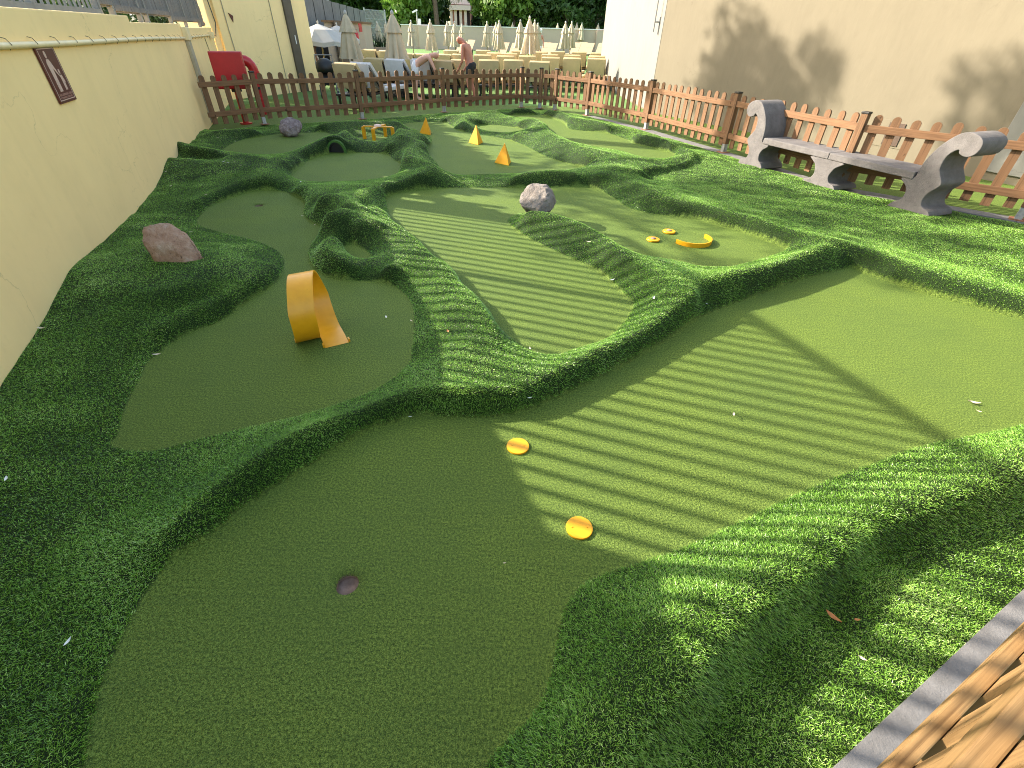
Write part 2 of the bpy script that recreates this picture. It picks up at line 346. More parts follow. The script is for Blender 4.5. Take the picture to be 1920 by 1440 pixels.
# crest polylines in the photograph with their height above the greens and half-width of the rounded top
CRESTS = [
 ([(2100,760),(1920,855),(1847,897),(1740,938),(1650,968),(1580,1015)], -0.15, 0.04), ([(1580,1015),(1540,1040),(1450,1095),(1340,1150),(1240,1195)], -0.17, 0.05),
 ([(1240,1190),(1200,1290),(1120,1370),(1060,1450),(1000,1560)], 0.125, 0.06),
 ([(1340,1140),(1290,1240),(1200,1290)], 0.13, 0.06),
 ([(60,1500),(110,1400),(150,1300),(200,1200),(260,1070),(333,980),(417,905),(500,843),(560,812),(633,783),(707,755),(783,730),(847,727),(923,728),(985,725)], 0.115, 0.02),
 ([(985,725),(1033,705),(1117,660),(1187,632),(1233,605),(1283,560),(1317,527),(1367,512),(1433,500),(1500,480),(1555,455)], 0.15, 0.025),
 ([(1240,600),(1300,545),(1255,540)], 0.145, 0.04),
 ([(1555,455),(1580,452),(1613,461),(1713,500),(1847,537),(1920,557),(2150,620)], 0.13, 0.03),
 ([(1147,318),(1172,331),(1229,359),(1291,379),(1360,395),(1400,405),(1450,424),(1500,436),(1555,452)], 0.13, 0.04),
 ([(905,700),(890,660),(905,620),(893,590),(868,552),(845,520),(815,490),(790,460),(760,430),(720,402),(690,388)], -0.115, 0.09),
 ([(735,490),(683,497),(643,486),(614,466),(607,452),(633,433),(680,414),(715,412)], 0.15, 0.015),
 ([(690,388),(665,376),(687,355),(720,345),(760,338),(854,334),(947,333),(994,322),(1057,320),(1104,326),(1140,320)], 0.15, 0.035),
 ([(600,365),(620,362),(645,372),(640,395),(612,395)], 0.19, 0.04),
 ([(690,388),(665,395),(640,395)], 0.15, 0.03),
 ([(600,365),(560,348),(500,335),(460,338),(420,352),(370,372)], 0.13, 0.03),
 ([(687,355),(640,347),(560,345),(500,335)], 0.10, 0.02),
 ([(990,393),(1020,398),(1050,405),(1093,421),(1133,441),(1150,461),(1173,475),(1210,492),(1255,520),(1300,535)], 0.14, 0.03),
 ([(310,265),(400,279),(477,291)], -0.25, 0.02), ([(318,293),(360,298),(400,301),(450,303)], -0.11, 0.05), ([(298,293),(360,303),(420,307),(477,307)], -0.20, 0.03),
 ([(477,291),(520,300),(555,290)], 0.15, 0.03),
 ([(520,300),(500,325)], 0.12, 0.05),
 ([(598,262),(615,256),(634,253),(650,262)], -0.25, 0.07),
 ([(555,290),(580,272),(610,256),(632,252),(655,268),(685,272),(719,269),(745,262)], 0.17, 0.03),
 ([(400,245),(450,242),(520,241),(566,238),(620,229),(680,227),(745,227)], 0.13, 0.04),
 ([(632,252),(650,242),(672,234),(712,232),(748,240),(752,252)], 0.19, 0.03),
 ([(748,242),(777,246),(800,255),(800,262),(770,275),(760,290),(785,296),(805,305),(800,318),(770,330)], 0.16, 0.04),
 ([(745,227),(760,218),(822,217),(879,213)], 0.13, 0.03),
 ([(879,213),(904,209),(949,204),(984,202),(1019,204),(1046,209),(1072,220),(1119,227),(1166,242),(1204,252),(1244,261),(1285,277),(1298,291),(1260,304),(1198,316),(1166,314)], 0.13, 0.035),
 ([(879,213),(868,225),(872,238),(894,246),(947,254),(994,241),(1019,236),(1010,226),(994,220),(963,229),(916,227),(885,217)], 0.14, 0.025),
 ([(1019,236),(1028,246),(1041,256),(1082,274),(1119,283),(1151,287),(1160,295),(1147,316)], 0.14, 0.035),
 ([(1029,258),(1100,290),(1144,314)], 0.13, 0.03),
 ([(1151,287),(1166,314),(1215,316)], 0.14, 0.02),
 ([(330,470),(365,485),(345,515),(290,535),(245,510),(260,470)], -0.20, 0.10),
 ([(500,493),(450,535),(390,563),(345,580),(305,606)], -0.10, 0.05),
]
GX0, GX1, GY0, GY1, GS = -7.2, 7.8, -0.6, 15.4, 0.025
nx, ny = int(round((GX1-GX0)/GS))+1, int(round((GY1-GY0)/GS))+1
XS, YS = GX0+GS*np.arange(nx), GY0+GS*np.arange(ny)
XX, YY = np.meshgrid(XS, YS)
fixed = np.zeros((ny, nx), bool); val = np.zeros((ny, nx))
def inside(poly, X, Y):
    r = np.zeros(X.shape, bool); n = len(poly); j = n-1
    for i in range(n):
        xi, yi = poly[i]; xj, yj = poly[j]
        if yi != yj: r ^= ((yi > Y) != (yj > Y)) & (X < (xj-xi)*(Y-yi)/(yj-yi)+xi)
        j = i
    return r
def segdist(line, X, Y, closed=False):
    d = np.full(X.shape, 1e9); n = len(line)
    for i in range(n if closed else n-1):
        a, b = line[i], line[(i+1) % n]; e = b-a; L = e@e+1e-12
        t = np.clip(((X-a[0])*e[0]+(Y-a[1])*e[1])/L, 0, 1)
        d = np.minimum(d, np.hypot(X-a[0]-t*e[0], Y-a[1]-t*e[1]))
    return d
def window(line, m):
    x0, y0 = line.min(0)-m; x1, y1 = line.max(0)+m
    i0, i1 = max(0, int((x0-GX0)/GS)), min(nx, int((x1-GX0)/GS)+2); j0, j1 = max(0, int((y0-GY0)/GS)), min(ny, int((y1-GY0)/GS)+2)
    return slice(j0, max(j1, j0)), slice(i0, max(i1, i0))
SD = np.full((ny, nx), 0.5)                  # signed distance to the short-pile greens, positive on the long pile
GP = {}
for nm, px in GREENS.items():
    poly = ground_poly(px); GP[nm] = poly; w = window(poly, 0.3); X, Y = XX[w], YY[w]
    ins = inside(poly, X, Y); d = segdist(poly, X, Y, True); d[ins] *= -1; SD[w] = np.minimum(SD[w], d)
# fence posts (bases seen in the photograph)
BACK = [g(x, y)[:2] for x, y in [(497,235),(680,225),(833,212),(977,203)]]
RIGHT = [g(x, y)[:2] for x, y in [(1012,205),(1040,208),(1100,218),(1210,245),(1355,288)]]+[np.array([4.45, 6.9]), g(1905,415)[:2], np.array([7.25, 4.2])]
WALLP = np.array([-5.98, 10.0])
FD = np.array([0.878, 0.478]); FN = np.array([-0.478, 0.878])    # near fence direction / towards the course
def fpt(along, perp): return FD*along-FN*perp
inner = np.array([WALLP+(-3, 0.6), WALLP]+BACK+RIGHT+[fpt(8.4, 0.12), fpt(-1.5, 0.12), (-8, -2)])
outside_course = ~inside(inner, XX, YY)
fixed |= outside_course; val[outside_course] = 0.0
lawn = ground_poly([(1200,334),(1250,318),(1325,300),(1460,322),(1640,382),(1900,434),(2150,520),(2150,580),(1920,530),(1847,513),(1713,476),(1613,441),(1550,428),(1450,404),(1360,374),(1291,359),(1240,342)], 0.07)
m_ = inside(lawn, XX, YY) & ~outside_course; fixed |= m_; val[m_] = 0.07
low = np.array([g(x, y)[:2] for x, y in [(1930,950),(1780,998),(1687,1016),(1613,1050),(1565,1090),(1480,1170),(1400,1242),(1330,1325),(1270,1405),(1245,1480)]]+[(-0.2, -0.4), fpt(0, 0.1), fpt(4.5, 0.1), (3.3, 1.75)])
m_ = inside(low, XX, YY); fixed |= m_; val[m_] = 0.0
wy = [-2, 1.0, 1.94, 2.54, 3.2, 3.88, 4.9, 5.8, 6.3, 6.7, 6.85, 7.0, 7.4, 7.52, 7.62, 8.0, 8.9, 9.4, 10.5, 20]
wz = [0.06, 0.05, 0.03, 0.07, 0.17, 0.13, 0.07, 0.07, 0.12, 0.19, 0.21, 0.11, 0.11, 0.25, 0.26, 0.12, 0.08, 0.10, 0.0, 0]
m_ = XX < WA+WB*YY+0.03; fixed |= m_; val[m_] = np.interp(YY[m_], wy, wz)
def sd_at(p):
    return SD[int(np.clip(round((p[1]-GY0)/GS), 0, ny-1)), int(np.clip(round((p[0]-GX0)/GS), 0, nx-1))]
def crest_z(x, y, z):
    best = None                                # the tallest crest whose foot still clears the short pile
    for t in np.arange(z*1.35, 0.045, -0.005):
        q_ = sd_at(g(x, y, t))
        if q_ >= 0.045: return t
        if best is None or q_ > best[0]: best = (q_, t)
    return best[1]
for px, z, hw in CRESTS:
    zs = np.array([crest_z(x, y, z) if z > 0 else -z for x, y in px])
    if z < 0: zs = np.full(len(px), -z)
    elif len(zs) > 3:
        for _ in range(3): zp = np.pad(zs, 1, mode='edge'); zs = 0.25*zp[:-2]+0.5*zp[1:-1]+0.25*zp[2:]
    line = smooth_poly([tuple(g(x, y, t)[:2])+(t,) for (x, y), t in zip(px, zs)], False)
    lz = line[:, 2]; line = line[:, :2]; w = window(line, hw+0.1); X, Y = XX[w], YY[w]
    bd_, bz_ = np.full(X.shape, 1e9), np.zeros(X.shape)
    for a, b, za, zb in zip(line[:-1], line[1:], lz[:-1], lz[1:]):
        e = b-a; t = np.clip(((X-a[0])*e[0]+(Y-a[1])*e[1])/(e@e+1e-12), 0, 1); d_ = np.hypot(X-a[0]-t*e[0], Y-a[1]-t*e[1])
        m = d_ < bd_; bd_[m] = d_[m]; bz_[m] = (za+(zb-za)*t)[m]
    m = (bd_ < max(hw, GS*0.75)) & (SD[w] > 0.03) & (X > WA+WB*Y+0.03)
    fixed[w] |= m; v_ = val[w]; v_[m] = bz_[m]; val[w] = v_
# steep shoulder above the lower strip of lawn
sh_px = [(2050,890),(1920,945),(1780,996),(1687,1014),(1613,1048),(1563,1088),(1478,1168),(1398,1240),(1330,1320)]
sh_z = np.array([0.12, 0.125, 0.13, 0.13, 0.125, 0.13, 0.145, 0.15, 0.13])
line = smooth_poly([tuple(g(x, y)[:2]+FN*0.055)+(t,) for (x, y), t in zip(sh_px, sh_z)], False); w = window(line[:, :2], 0.1)
for p_ in np.concatenate([line[:-1]+(line[1:]-line[:-1])*t for t in np.linspace(0, 1, 6)]):
    i_, j_ = int(round((p_[0]-GX0)/GS)), int(round((p_[1]-GY0)/GS))
    if 0 <= i_ < nx and 0 <= j_ < ny: fixed[j_, i_] = True; val[j_, i_] = p_[2]
gm = SD <= 0.0
fixed |= gm; val[gm] = 0.0
h = np.where(fixed, val, 0.08)
levels = [8, 4, 2, 1]; cur = None
for st in levels:
    fx, vv = fixed[::st, ::st], val[::st, ::st]
    if cur is None: cur = np.where(fx, vv, 0.08)
    else:
        c2 = np.repeat(np.repeat(cur, 2, 0), 2, 1)[:fx.shape[0], :fx.shape[1]]
        if c2.shape != fx.shape: c2 = np.pad(c2, ((0, fx.shape[0]-c2.shape[0]), (0, fx.shape[1]-c2.shape[1])), mode='edge')
        cur = np.where(fx, vv, c2)
    for it in range({8: 300, 4: 150, 2: 80, 1: 50}[st]):
        p = np.pad(cur, 1, mode='edge'); a = (p[:-2, 1:-1]+p[2:, 1:-1]+p[1:-1, :-2]+p[1:-1, 2:])*0.25; cur = np.where(fx, vv, a)
h = cur
def blur(a, n):
    for _ in range(n):
        p = np.pad(a, 1, mode='edge'); a = (p[:-2, 1:-1]+p[2:, 1:-1]+p[1:-1, :-2]+p[1:-1, 2:]+4*p[1:-1, 1:-1])/8
    return a
hb = blur(h, 3); hf_ = blur(h, 10); fw_ = np.clip((np.hypot(XX, YY)-3.0)/3.0, 0, 1); hb = hb*(1-fw_)+hf_*fw_
wgt = np.clip((SD+0.01)/0.04, 0, 1); h = h*(1-wgt)+hb*wgt
low_n = blur(RNG.normal(size=h.shape), 40); low_n /= low_n.std()
h = h+np.where((SD > 0) & ~outside_course, np.clip(SD/0.1, 0, 1)*low_n*0.004, 0)
h = np.where(outside_course, 0.0, h)
tp_ = g(630, 288); m_ = (np.abs(XX-tp_[0]) < 0.125) & (YY > tp_[1]-0.06) & (YY < tp_[1]+0.09); h = np.where(m_, 0.0, h); SD = np.where(m_, -0.05, SD)   # the tunnel's cutting
def hz(x, y):
    i = (x-GX0)/GS; j = (y-GY0)/GS; i0 = int(np.clip(math.floor(i), 0, nx-2)); j0 = int(np.clip(math.floor(j), 0, ny-2)); a, b = i-i0, j-j0
    return float(h[j0, i0]*(1-a)*(1-b)+h[j0, i0+1]*a*(1-b)+h[j0+1, i0]*(1-a)*b+h[j0+1, i0+1]*a*b)
HOLES = [(g(651,1095)[:2], 0.042), (g(485,385)[:2], 0.05), (g(1283,456)[:2], 0.05), (g(878,234)[:2]*1.0, 0.0)][:3]
vid = np.arange(nx*ny).reshape(ny, nx)
q = np.stack([vid[:-1, :-1], vid[:-1, 1:], vid[1:, 1:], vid[1:, :-1]], -1)
keep = np.ones((ny-1, nx-1), bool); hcells = []
for c, r in HOLES:
    i, j = int((c[0]-GX0)/GS), int((c[1]-GY0)/GS); keep[j-3:j+4, i-3:i+4] = False; hcells.append((i-3, j-3, i+4, j+4))
q = q[keep].reshape(-1, 4)
verts = np.stack([XX, YY, h], -1).reshape(-1, 3); rough_attr = np.where(outside_course, -0.2, SD).reshape(-1)
extra_v, extra_f = [], []
base = len(verts)
for (c, r), (i0, j0, i1, j1) in zip(HOLES, hcells):
    per = [(XS[i], YS[j0]) for i in range(i0, i1)]+[(XS[i1], YS[j]) for j in range(j0, j1)]+[(XS[i], YS[j1]) for i in range(i1, i0, -1)]+[(XS[i0], YS[j]) for j in range(j1, j0, -1)]
    n = len(per); b = base+len(extra_v)
    for (x, y) in per: extra_v.append((x, y, 0.0))
    for (x, y) in per:
        d = np.array([x, y])-c; d = d/np.linalg.norm(d)*r; extra_v.append((c[0]+d[0], c[1]+d[1], 0.0))
    for (x, y) in per:
        d = np.array([x, y])-c; d = d/np.linalg.norm(d)*(r*0.97); extra_v.append((c[0]+d[0], c[1]+d[1], -0.012))
    extra_f += [(b+t, b+(t+1) % n, b+n+(t+1) % n, b+n+t) for t in range(n)]+[(b+n+t, b+n+(t+1) % n, b+2*n+(t+1) % n, b+2*n+t) for t in range(n)]
verts = np.concatenate([verts, np.array(extra_v)]); rough_attr = np.concatenate([rough_attr, np.full(len(extra_v), -0.3)])
faces = np.concatenate([q, np.array(extra_f)])
def mesh_np(name, V, Fc, per):
    me = bpy.data.meshes.new(name); me.vertices.add(len(V)); me.vertices.foreach_set('co', V.astype(np.float32).ravel())
    me.loops.add(len(Fc.ravel())); me.loops.foreach_set('vertex_index', Fc.astype(np.int32).ravel())
    me.polygons.add(len(Fc)); me.polygons.foreach_set('loop_start', np.arange(0, len(Fc)*per, per, dtype=np.int32))
    me.update(calc_edges=True); return me
me = mesh_np('ground', verts, faces, 4)
a_ = me.attributes.new('rough', 'FLOAT', 'POINT'); a_.data.foreach_set('value', rough_attr.astype(np.float32))
me.polygons.foreach_set('use_smooth', np.ones(len(me.polygons), bool)); me.materials.append(M['turf'])
o = bpy.data.objects.new('ground', me); COL.objects.link(o); tag(o, 'undulating mini golf ground of short and long green artificial turf', 'ground', kind='structure')

# blades of the long pile
hx_, hy_ = np.gradient(h, GS, axis=1), np.gradient(h, GS, axis=0)
def blades(n_per, dmin, dmax, length, width, seed):
    r = np.random.default_rng(seed)
    cand = (SD > -0.006) & ~outside_course & (XX > WA+WB*YY-0.02)
    dist = np.sqrt(XX**2+YY**2+H*H); cand &= (dist >= dmin) & (dist < dmax)
    # leave out what the view cannot reach from a step to either side
    P = np.stack([XX, YY, h-H], -1); w = P@fw; sx = (P@rt)/np.maximum(w, 0.05); sy = (P@up)/np.maximum(w, 0.05)
    cand &= (w > 0.1) & (np.abs(sx) < 1.45) & (sy > -1.15)
    jj, ii = np.nonzero(cand); slope = np.sqrt(1+hx_[jj, ii]**2+hy_[jj, ii]**2)
    steep_ = np.clip((np.hypot(hx_, hy_)[jj, ii]-0.5)/1.5, 0, 1); lam = n_per*GS*GS*slope*(1-0.45*steep_); k_ = r.poisson(lam); jj, ii = np.repeat(jj, k_), np.repeat(ii, k_); n = len(ii)
    x = XS[ii]+(r.random(n)-0.5)*GS; y = YS[jj]+(r.random(n)-0.5)*GS
    fi = np.clip((x-GX0)/GS, 0, nx-1.001); fj = np.clip((y-GY0)/GS, 0, ny-1.001); i0, j0 = fi.astype(int), fj.astype(int); a, b = fi-i0, fj-j0
    def smp(A): return A[j0, i0]*(1-a)*(1-b)+A[j0, i0+1]*a*(1-b)+A[j0+1, i0]*(1-a)*b+A[j0+1, i0+1]*a*b
    s_ = smp(SD); z = smp(h); gx, gy = smp(hx_), smp(hy_)
    ok = s_ > 0.0; x, y, z, gx, gy = x[ok], y[ok], z[ok], gx[ok], gy[ok]; n = len(x)
    nrm = np.stack([-gx, -gy, np.ones(n)], -1); nrm /= np.linalg.norm(nrm, axis=1)[:, None]
    ang = r.random(n)*2*np.pi; tilt = np.abs(r.normal(0.75, 0.4, n))*(1-0.6*np.clip((np.hypot(gx, gy)-0.5)/1.5, 0, 1))
    field = low_n[np.clip(j0[ok], 0, ny-1), np.clip(i0[ok], 0, nx-1)]
    dirv = np.stack([np.cos(ang)*tilt-gx*0.5+0.25*np.cos(field*2), np.sin(ang)*tilt-gy*0.5+0.25*np.sin(field*2)-0.15, np.zeros(n)], -1)+nrm
    dirv /= np.linalg.norm(dirv, axis=1)[:, None]
    L = length*(0.6+0.7*r.random(n)); wd = width*(0.7+0.6*r.random(n))
    sa = r.random(n)*2*np.pi; side = np.stack([np.cos(sa), np.sin(sa), np.zeros(n)], -1)
    side -= dirv*(side*dirv).sum(1)[:, None]; side /= np.linalg.norm(side, axis=1)[:, None]
    base = np.stack([x, y, z-0.003], -1); mid = base+dirv*(L*0.55)[:, None]
    tip = mid+(dirv+np.stack([np.cos(ang)*0.5, np.sin(ang)*0.5, -0.25*np.ones(n)], -1))*(L*0.45)[:, None]
    hw = (side*(wd/2)[:, None])
    V = np.stack([base-hw, base+hw, mid+hw*0.9, mid-hw*0.9, tip+hw*0.25, tip-hw*0.25], 1).reshape(-1, 3)
    idx = np.arange(n)*6; Fq = np.stack([idx, idx+1, idx+2, idx+3, idx+3, idx+2, idx+4, idx+5], -1).reshape(-1, 4)
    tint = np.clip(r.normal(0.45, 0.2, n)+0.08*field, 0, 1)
    tv = np.stack([tint*0.42, tint*0.42, tint, tint, np.minimum(1, tint*1.15)]+[np.minimum(1, tint*1.15)], 1).reshape(-1)  # roots darkened, tips lightened: shade within the pile put into the tint
    return V, Fq, tv
parts = [blades(80000, 0, 2.6, 0.0130, 0.0019, 1), blades(50000, 2.6, 4.2, 0.0115, 0.0024, 2), blades(28000, 4.2, 7.5, 0.0105, 0.0032, 3), blades(13000, 7.5, 17, 0.010, 0.0046, 4)]
off = 0; VV, FF, TT = [], [], []
for V_, F_, T_ in parts: VV.append(V_); FF.append(F_+off); TT.append(T_); off += len(V_)
print('blades', off//6)
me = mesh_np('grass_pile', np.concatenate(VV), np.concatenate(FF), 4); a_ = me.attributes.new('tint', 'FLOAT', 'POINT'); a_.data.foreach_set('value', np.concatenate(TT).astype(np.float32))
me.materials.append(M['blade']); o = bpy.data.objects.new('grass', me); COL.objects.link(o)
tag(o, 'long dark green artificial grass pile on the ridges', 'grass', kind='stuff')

# far deck sheet and the raised bank behind the left wall
def deckz(y): return max(0.0, 0.009*(y-16))
mb = MB(); ys = [15.4, 16, 20, 30, 45, 60, 90, 400]
for a, b in zip(ys[:-1], ys[1:]):
    mb.add([(-300, a, deckz(a)-0.004), (300, a, deckz(a)-0.004), (300, b, deckz(b)-0.004), (-300, b, deckz(b)-0.004)], [(0, 1, 2, 3)])
mb.add([(7.8, -60, -.004), (300, -60, -.004), (300, 15.4, -.004), (7.8, 15.4, -.004)], [(0, 1, 2, 3)])
mb.add([(-300, -60, -.004), (-7.2, -60, -.004), (-7.2, 15.4, -.004), (-300, 15.4, -.004)], [(0, 1, 2, 3)])
mb.add([(-7.2, -60, -.004), (7.8, -60, -.004), (7.8, -.6, -.004), (-7.2, -.6, -.004)], [(0, 1, 2, 3)])
tag(mb.build('lawn', M['deck'], loc=(0, 0, 0)), 'flat bright green turf of the sunbathing terrace', 'lawn', kind='structure')
def wx(y): return WA+WB*y
mb = MB(); mb.prism([(wx(-3)-0.25, -3, 0), (wx(14.6)-0.25, 14.6, 0), (-40, 14.6, 0), (-40, -3, 0)], (0, 0, 1.35))
tag(mb.build('terrain', M['earth'], loc=(-10, 6, 0)), 'raised earth bank behind the cream boundary wall', 'bank', kind='structure')

# kerb under the fences
mb = MB()
def strip(a, b, w, zt, off=0.0):
    a, b = np.array(a), np.array(b); d = b-a; L = np.linalg.norm(d); d = d/L; n = np.array([-d[1], d[0]]); c = (a+b)/2+n*off
    mb.obox((c[0], c[1], zt/2-0.05), (*d, 0), (*n, 0), (0, 0, 1), (L, w, zt+0.1))
for a, b in zip(RIGHT[2:-1], RIGHT[3:]): strip(a, b, 0.22, 0.022)
strip(fpt(-1.5, 0.19), fpt(8.6, 0.19), 0.2, 0.03)
tag(mb.build('kerb', M['conc'], loc=(0, 5, 0)), 'narrow grey concrete kerb strip under the picket fences', 'kerb', kind='structure')

# ------------------------------------------------------------------ picket fences
def fence(name, label, posts, front, hgt=0.92, near=False, skip_first=False, post_ok=None, ppitch=0.205, start_off=0.5):
    posts = [np.array(p, float) for p in posts]
    root = thing(name, label, 'fence', (*posts[0], 0))
    wm, rm = (M['woodn'], M['woodnh']) if near else (M['wood'], M['woodh'])
    for i, p in enumerate(posts):
        if skip_first and i == 0: continue
        d = posts[min(i+1, len(posts)-1)]-posts[max(i-1, 0)]; d /= np.linalg.norm(d); n = np.array([-d[1], d[0]])
        po = MB().obox((*p, 0.16+(hgt-0.16)/2), (*d, 0), (*n, 0), (0, 0, 1), (0.085, 0.085, hgt-0.16)).build('post', wm, root, bevel=0.006)
        ft = MB(); ft.obox((*p, 0.09), (*d, 0), (*n, 0), (0, 0, 1), (0.07, 0.07, 0.15)); ft.build('post_foot', M['galv'], po)
        fp = MB(); fp.obox((*p, 0.0265), (*d, 0), (*n, 0), (0, 0, 1), (0.16, 0.16, 0.009)); fp.build('foot_plate', M['rust'], po)
        cp = MB(); cp.obox((*p, hgt+0.0125), (*d, 0), (*n, 0), (0, 0, 1), (0.095, 0.095, 0.025)); cp.build('post_cap', M['cap'], po, bevel=0.006)
    for a, b in zip(posts[:-1], posts[1:]):
        d = b-a; L = np.linalg.norm(d); d /= L; n = np.array([-d[1], d[0]])*front
        for z in (0.285, 0.765):
            c = (a+b)/2; r_ = MB(); jit = random.uniform(-0.006, 0.006)
            r_.obox((0, 0, 0), (1, 0, 0), (0, 1, 0), (0, 0, 1), (L-0.088, 0.032, 0.085))
            ro = r_.build('rail', rm, root, local=True, bevel=0.004); ro.location = Vector((c[0]+n[0]*0.012, c[1]+n[1]*0.012, z+jit))-Vector(worldloc(root)); ro.rotation_euler = (0, random.uniform(-.003, .003), math.atan2(d[1], d[0]))
        k_ = max(2, int(round((L-0.085)/ppitch))); 
        for q_ in range(k_):
            t = 0.0425+(L-0.085)*(q_+start_off)/k_; p = a+d*t
            dz = random.uniform(-0.012, 0.012); lean = random.uniform(-0.012, 0.012)
            w, zt, zb = 0.047, hgt-0.015+dz, 0.115+dz
            outl = [(-w, zb), (w, zb), (w, zt-0.04)]+[(w*math.cos(u), zt-0.04+0.045*math.sin(u)) for u in np.linspace(0.3, math.pi-0.3, 7)]+[(-w, zt-0.04)]
            pm = MB(); pm.prism([(x_, -0.011, z_-zb) for x_, z_ in outl], (0, 0.022, 0))
            ob = pm.build('picket', wm, root, local=True); 
            ob.location = Vector((p[0]-n[0]*0.017, p[1]-n[1]*0.017, zb))-Vector(worldloc(root)); ob.rotation_euler = (0, lean, math.atan2(d[1], d[0]))
    return root
fence('picket_fence', 'brown picket fence across the far end in front of the sun loungers', [WALLP+(0.03, 0.012)]+BACK+RIGHT[:1], -1, skip_first=True)
fence('picket_fence', 'brown picket fence running along the right side behind the stone bench', RIGHT, -1)
fence('picket_fence', 'honey coloured picket fence close up in the bottom right corner', [fpt(q_, 0.155) for q_ in (-1.62, 0.43, 2.48, 4.5, 6.5, 8.35)], 1, near=True, hgt=0.9)

# ------------------------------------------------------------------ left wall and what is on it
wd = np.array([WB, 1.0]); wd /= np.linalg.norm(wd); wn = np.array([wd[1], -wd[0]])       # along / towards the course
def wp(y, off=0.0, z=0.0): return np.array([wx(y)+wn[0]*off, y+wn[1]*off, z])
root = thing('boundary_wall', 'cream plastered wall with stepped top along the left side', 'wall', wp(6))
steps = [(-3, 2.25, 2.0), (2.25, 7.45, 1.725), (7.45, 10.9, 1.66), (10.9, 15.03, 1.60)]
outl = [(-3, -0.1)]+[(15.03, -0.1)]
for a, b, z in reversed(steps): outl += [(b, z), (a, z)]
mb = MB(); mb.prism([wp(a, 0, z) for a, z in outl], (*(-wn*0.24), 0)); mb.build('wall', M['cream'], root, bevel=0.012)
cz = 1.475
mb = MB(); mb.tube([wp(y, 0.022, 1.51-0.0086*(y-3.9)+0.006*math.sin(y)) for y in np.linspace(-1, 10.75, 14)], 0.022, 8); mb.build('conduit', M['pipe'], root, smooth=True)
mb = MB(); mb.tube([wp(y, 0.018, 1.45) for y in np.linspace(11.1, 14.6, 6)], 0.018, 8); mb.build('conduit', M['pipe'], root, smooth=True)
for y in np.arange(0.6, 14.4, 0.42):
    if 10.6 < y < 11.2: continue
    cz = 1.51-0.0086*(y-3.9); c_ = MB(); c_.tube([wp(y-0.02, 0.004, cz+0.045), wp(y-0.01, 0.03, cz+0.036), wp(y, 0.046, cz), wp(y+0.005, 0.02, cz-0.03)], 0.0026, 5); c_.build('conduit_clip', M['clip'], root)
mb = MB(); mb.obox(wp(10.95, 0.03, 0.74), (*wd, 0), (*wn, 0), (0, 0, 1), (0.3, 0.06, 1.40)); mb.build('cable_duct', M['duct'], root, bevel=0.01)
mb = MB(); mb.obox(wp(10.95, 0.045, 1.51), (*wd, 0), (*wn, 0), (0, 0, 1), (0.34, 0.09, 0.20)); mb.build('duct_hood', M['pipe'], root, bevel=0.01)
mb = MB(); mb.obox(wp(14.3, 0.05, 1.45), (*wd, 0), (*wn, 0), (0, 0, 1), (0.22, 0.10, 0.13)); mb.build('junction_box', M['pipe'], root, bevel=0.01)
mb = MB(); mb.tube([wp(13.4, 0.004, 1.40), wp(13.5, 0.004, 1.2), wp(13.55, 0.004, 1.1)], 0.008, 4); mb.build('wall_crack', M['clip'], root)

# bar railing on the wall: its bars throw the stripes
root = thing('railing', 'tall grey bar railing standing on the nearest stretch of the left wall', 'railing', wp(4, -0.12, 1.73))
TOPZ = 3.34
mb = MB(); y = 2.3
ybars = np.arange(2.30, 6.8, 0.137)
for y in ybars: mb.obox(wp(y, -0.12, (1.70+TOPZ)/2), (*wd, 0), (*wn, 0), (0, 0, 1), (0.038, 0.014, TOPZ-1.70))
mb.build('bars', M['steel'], root)
for z in (1.745, TOPZ-0.02):
    mb = MB(); a, b = wp(0.4 if z > 2 else 2.26, -0.12, z), wp(6.8, -0.12, z); mb.obox((a+b)/2, (*wd, 0), (*wn, 0), (0, 0, 1), (np.linalg.norm(b-a), 0.05, 0.06 if z > 2 else 0.05)); mb.build('rail', M['steel'], root)
for y in (0.4, 2.28, 5.06, 6.84):
    mb = MB(); mb.obox(wp(y, -0.12, (1.62+TOPZ)/2), (*wd, 0), (*wn, 0), (0, 0, 1), (0.075, 0.05, TOPZ-1.62)); mb.build('post', M['white'] if y == 5.08 else M['steel'], root)
mb = MB()
for y in np.arange(-1.2, 2.22, 0.137): mb.obox(wp(y, -0.12, 2.66), (*wd, 0), (*wn, 0), (0, 0, 1), (0.038, 0.014, 1.36))
mb.build('bars', M['steel'], root)

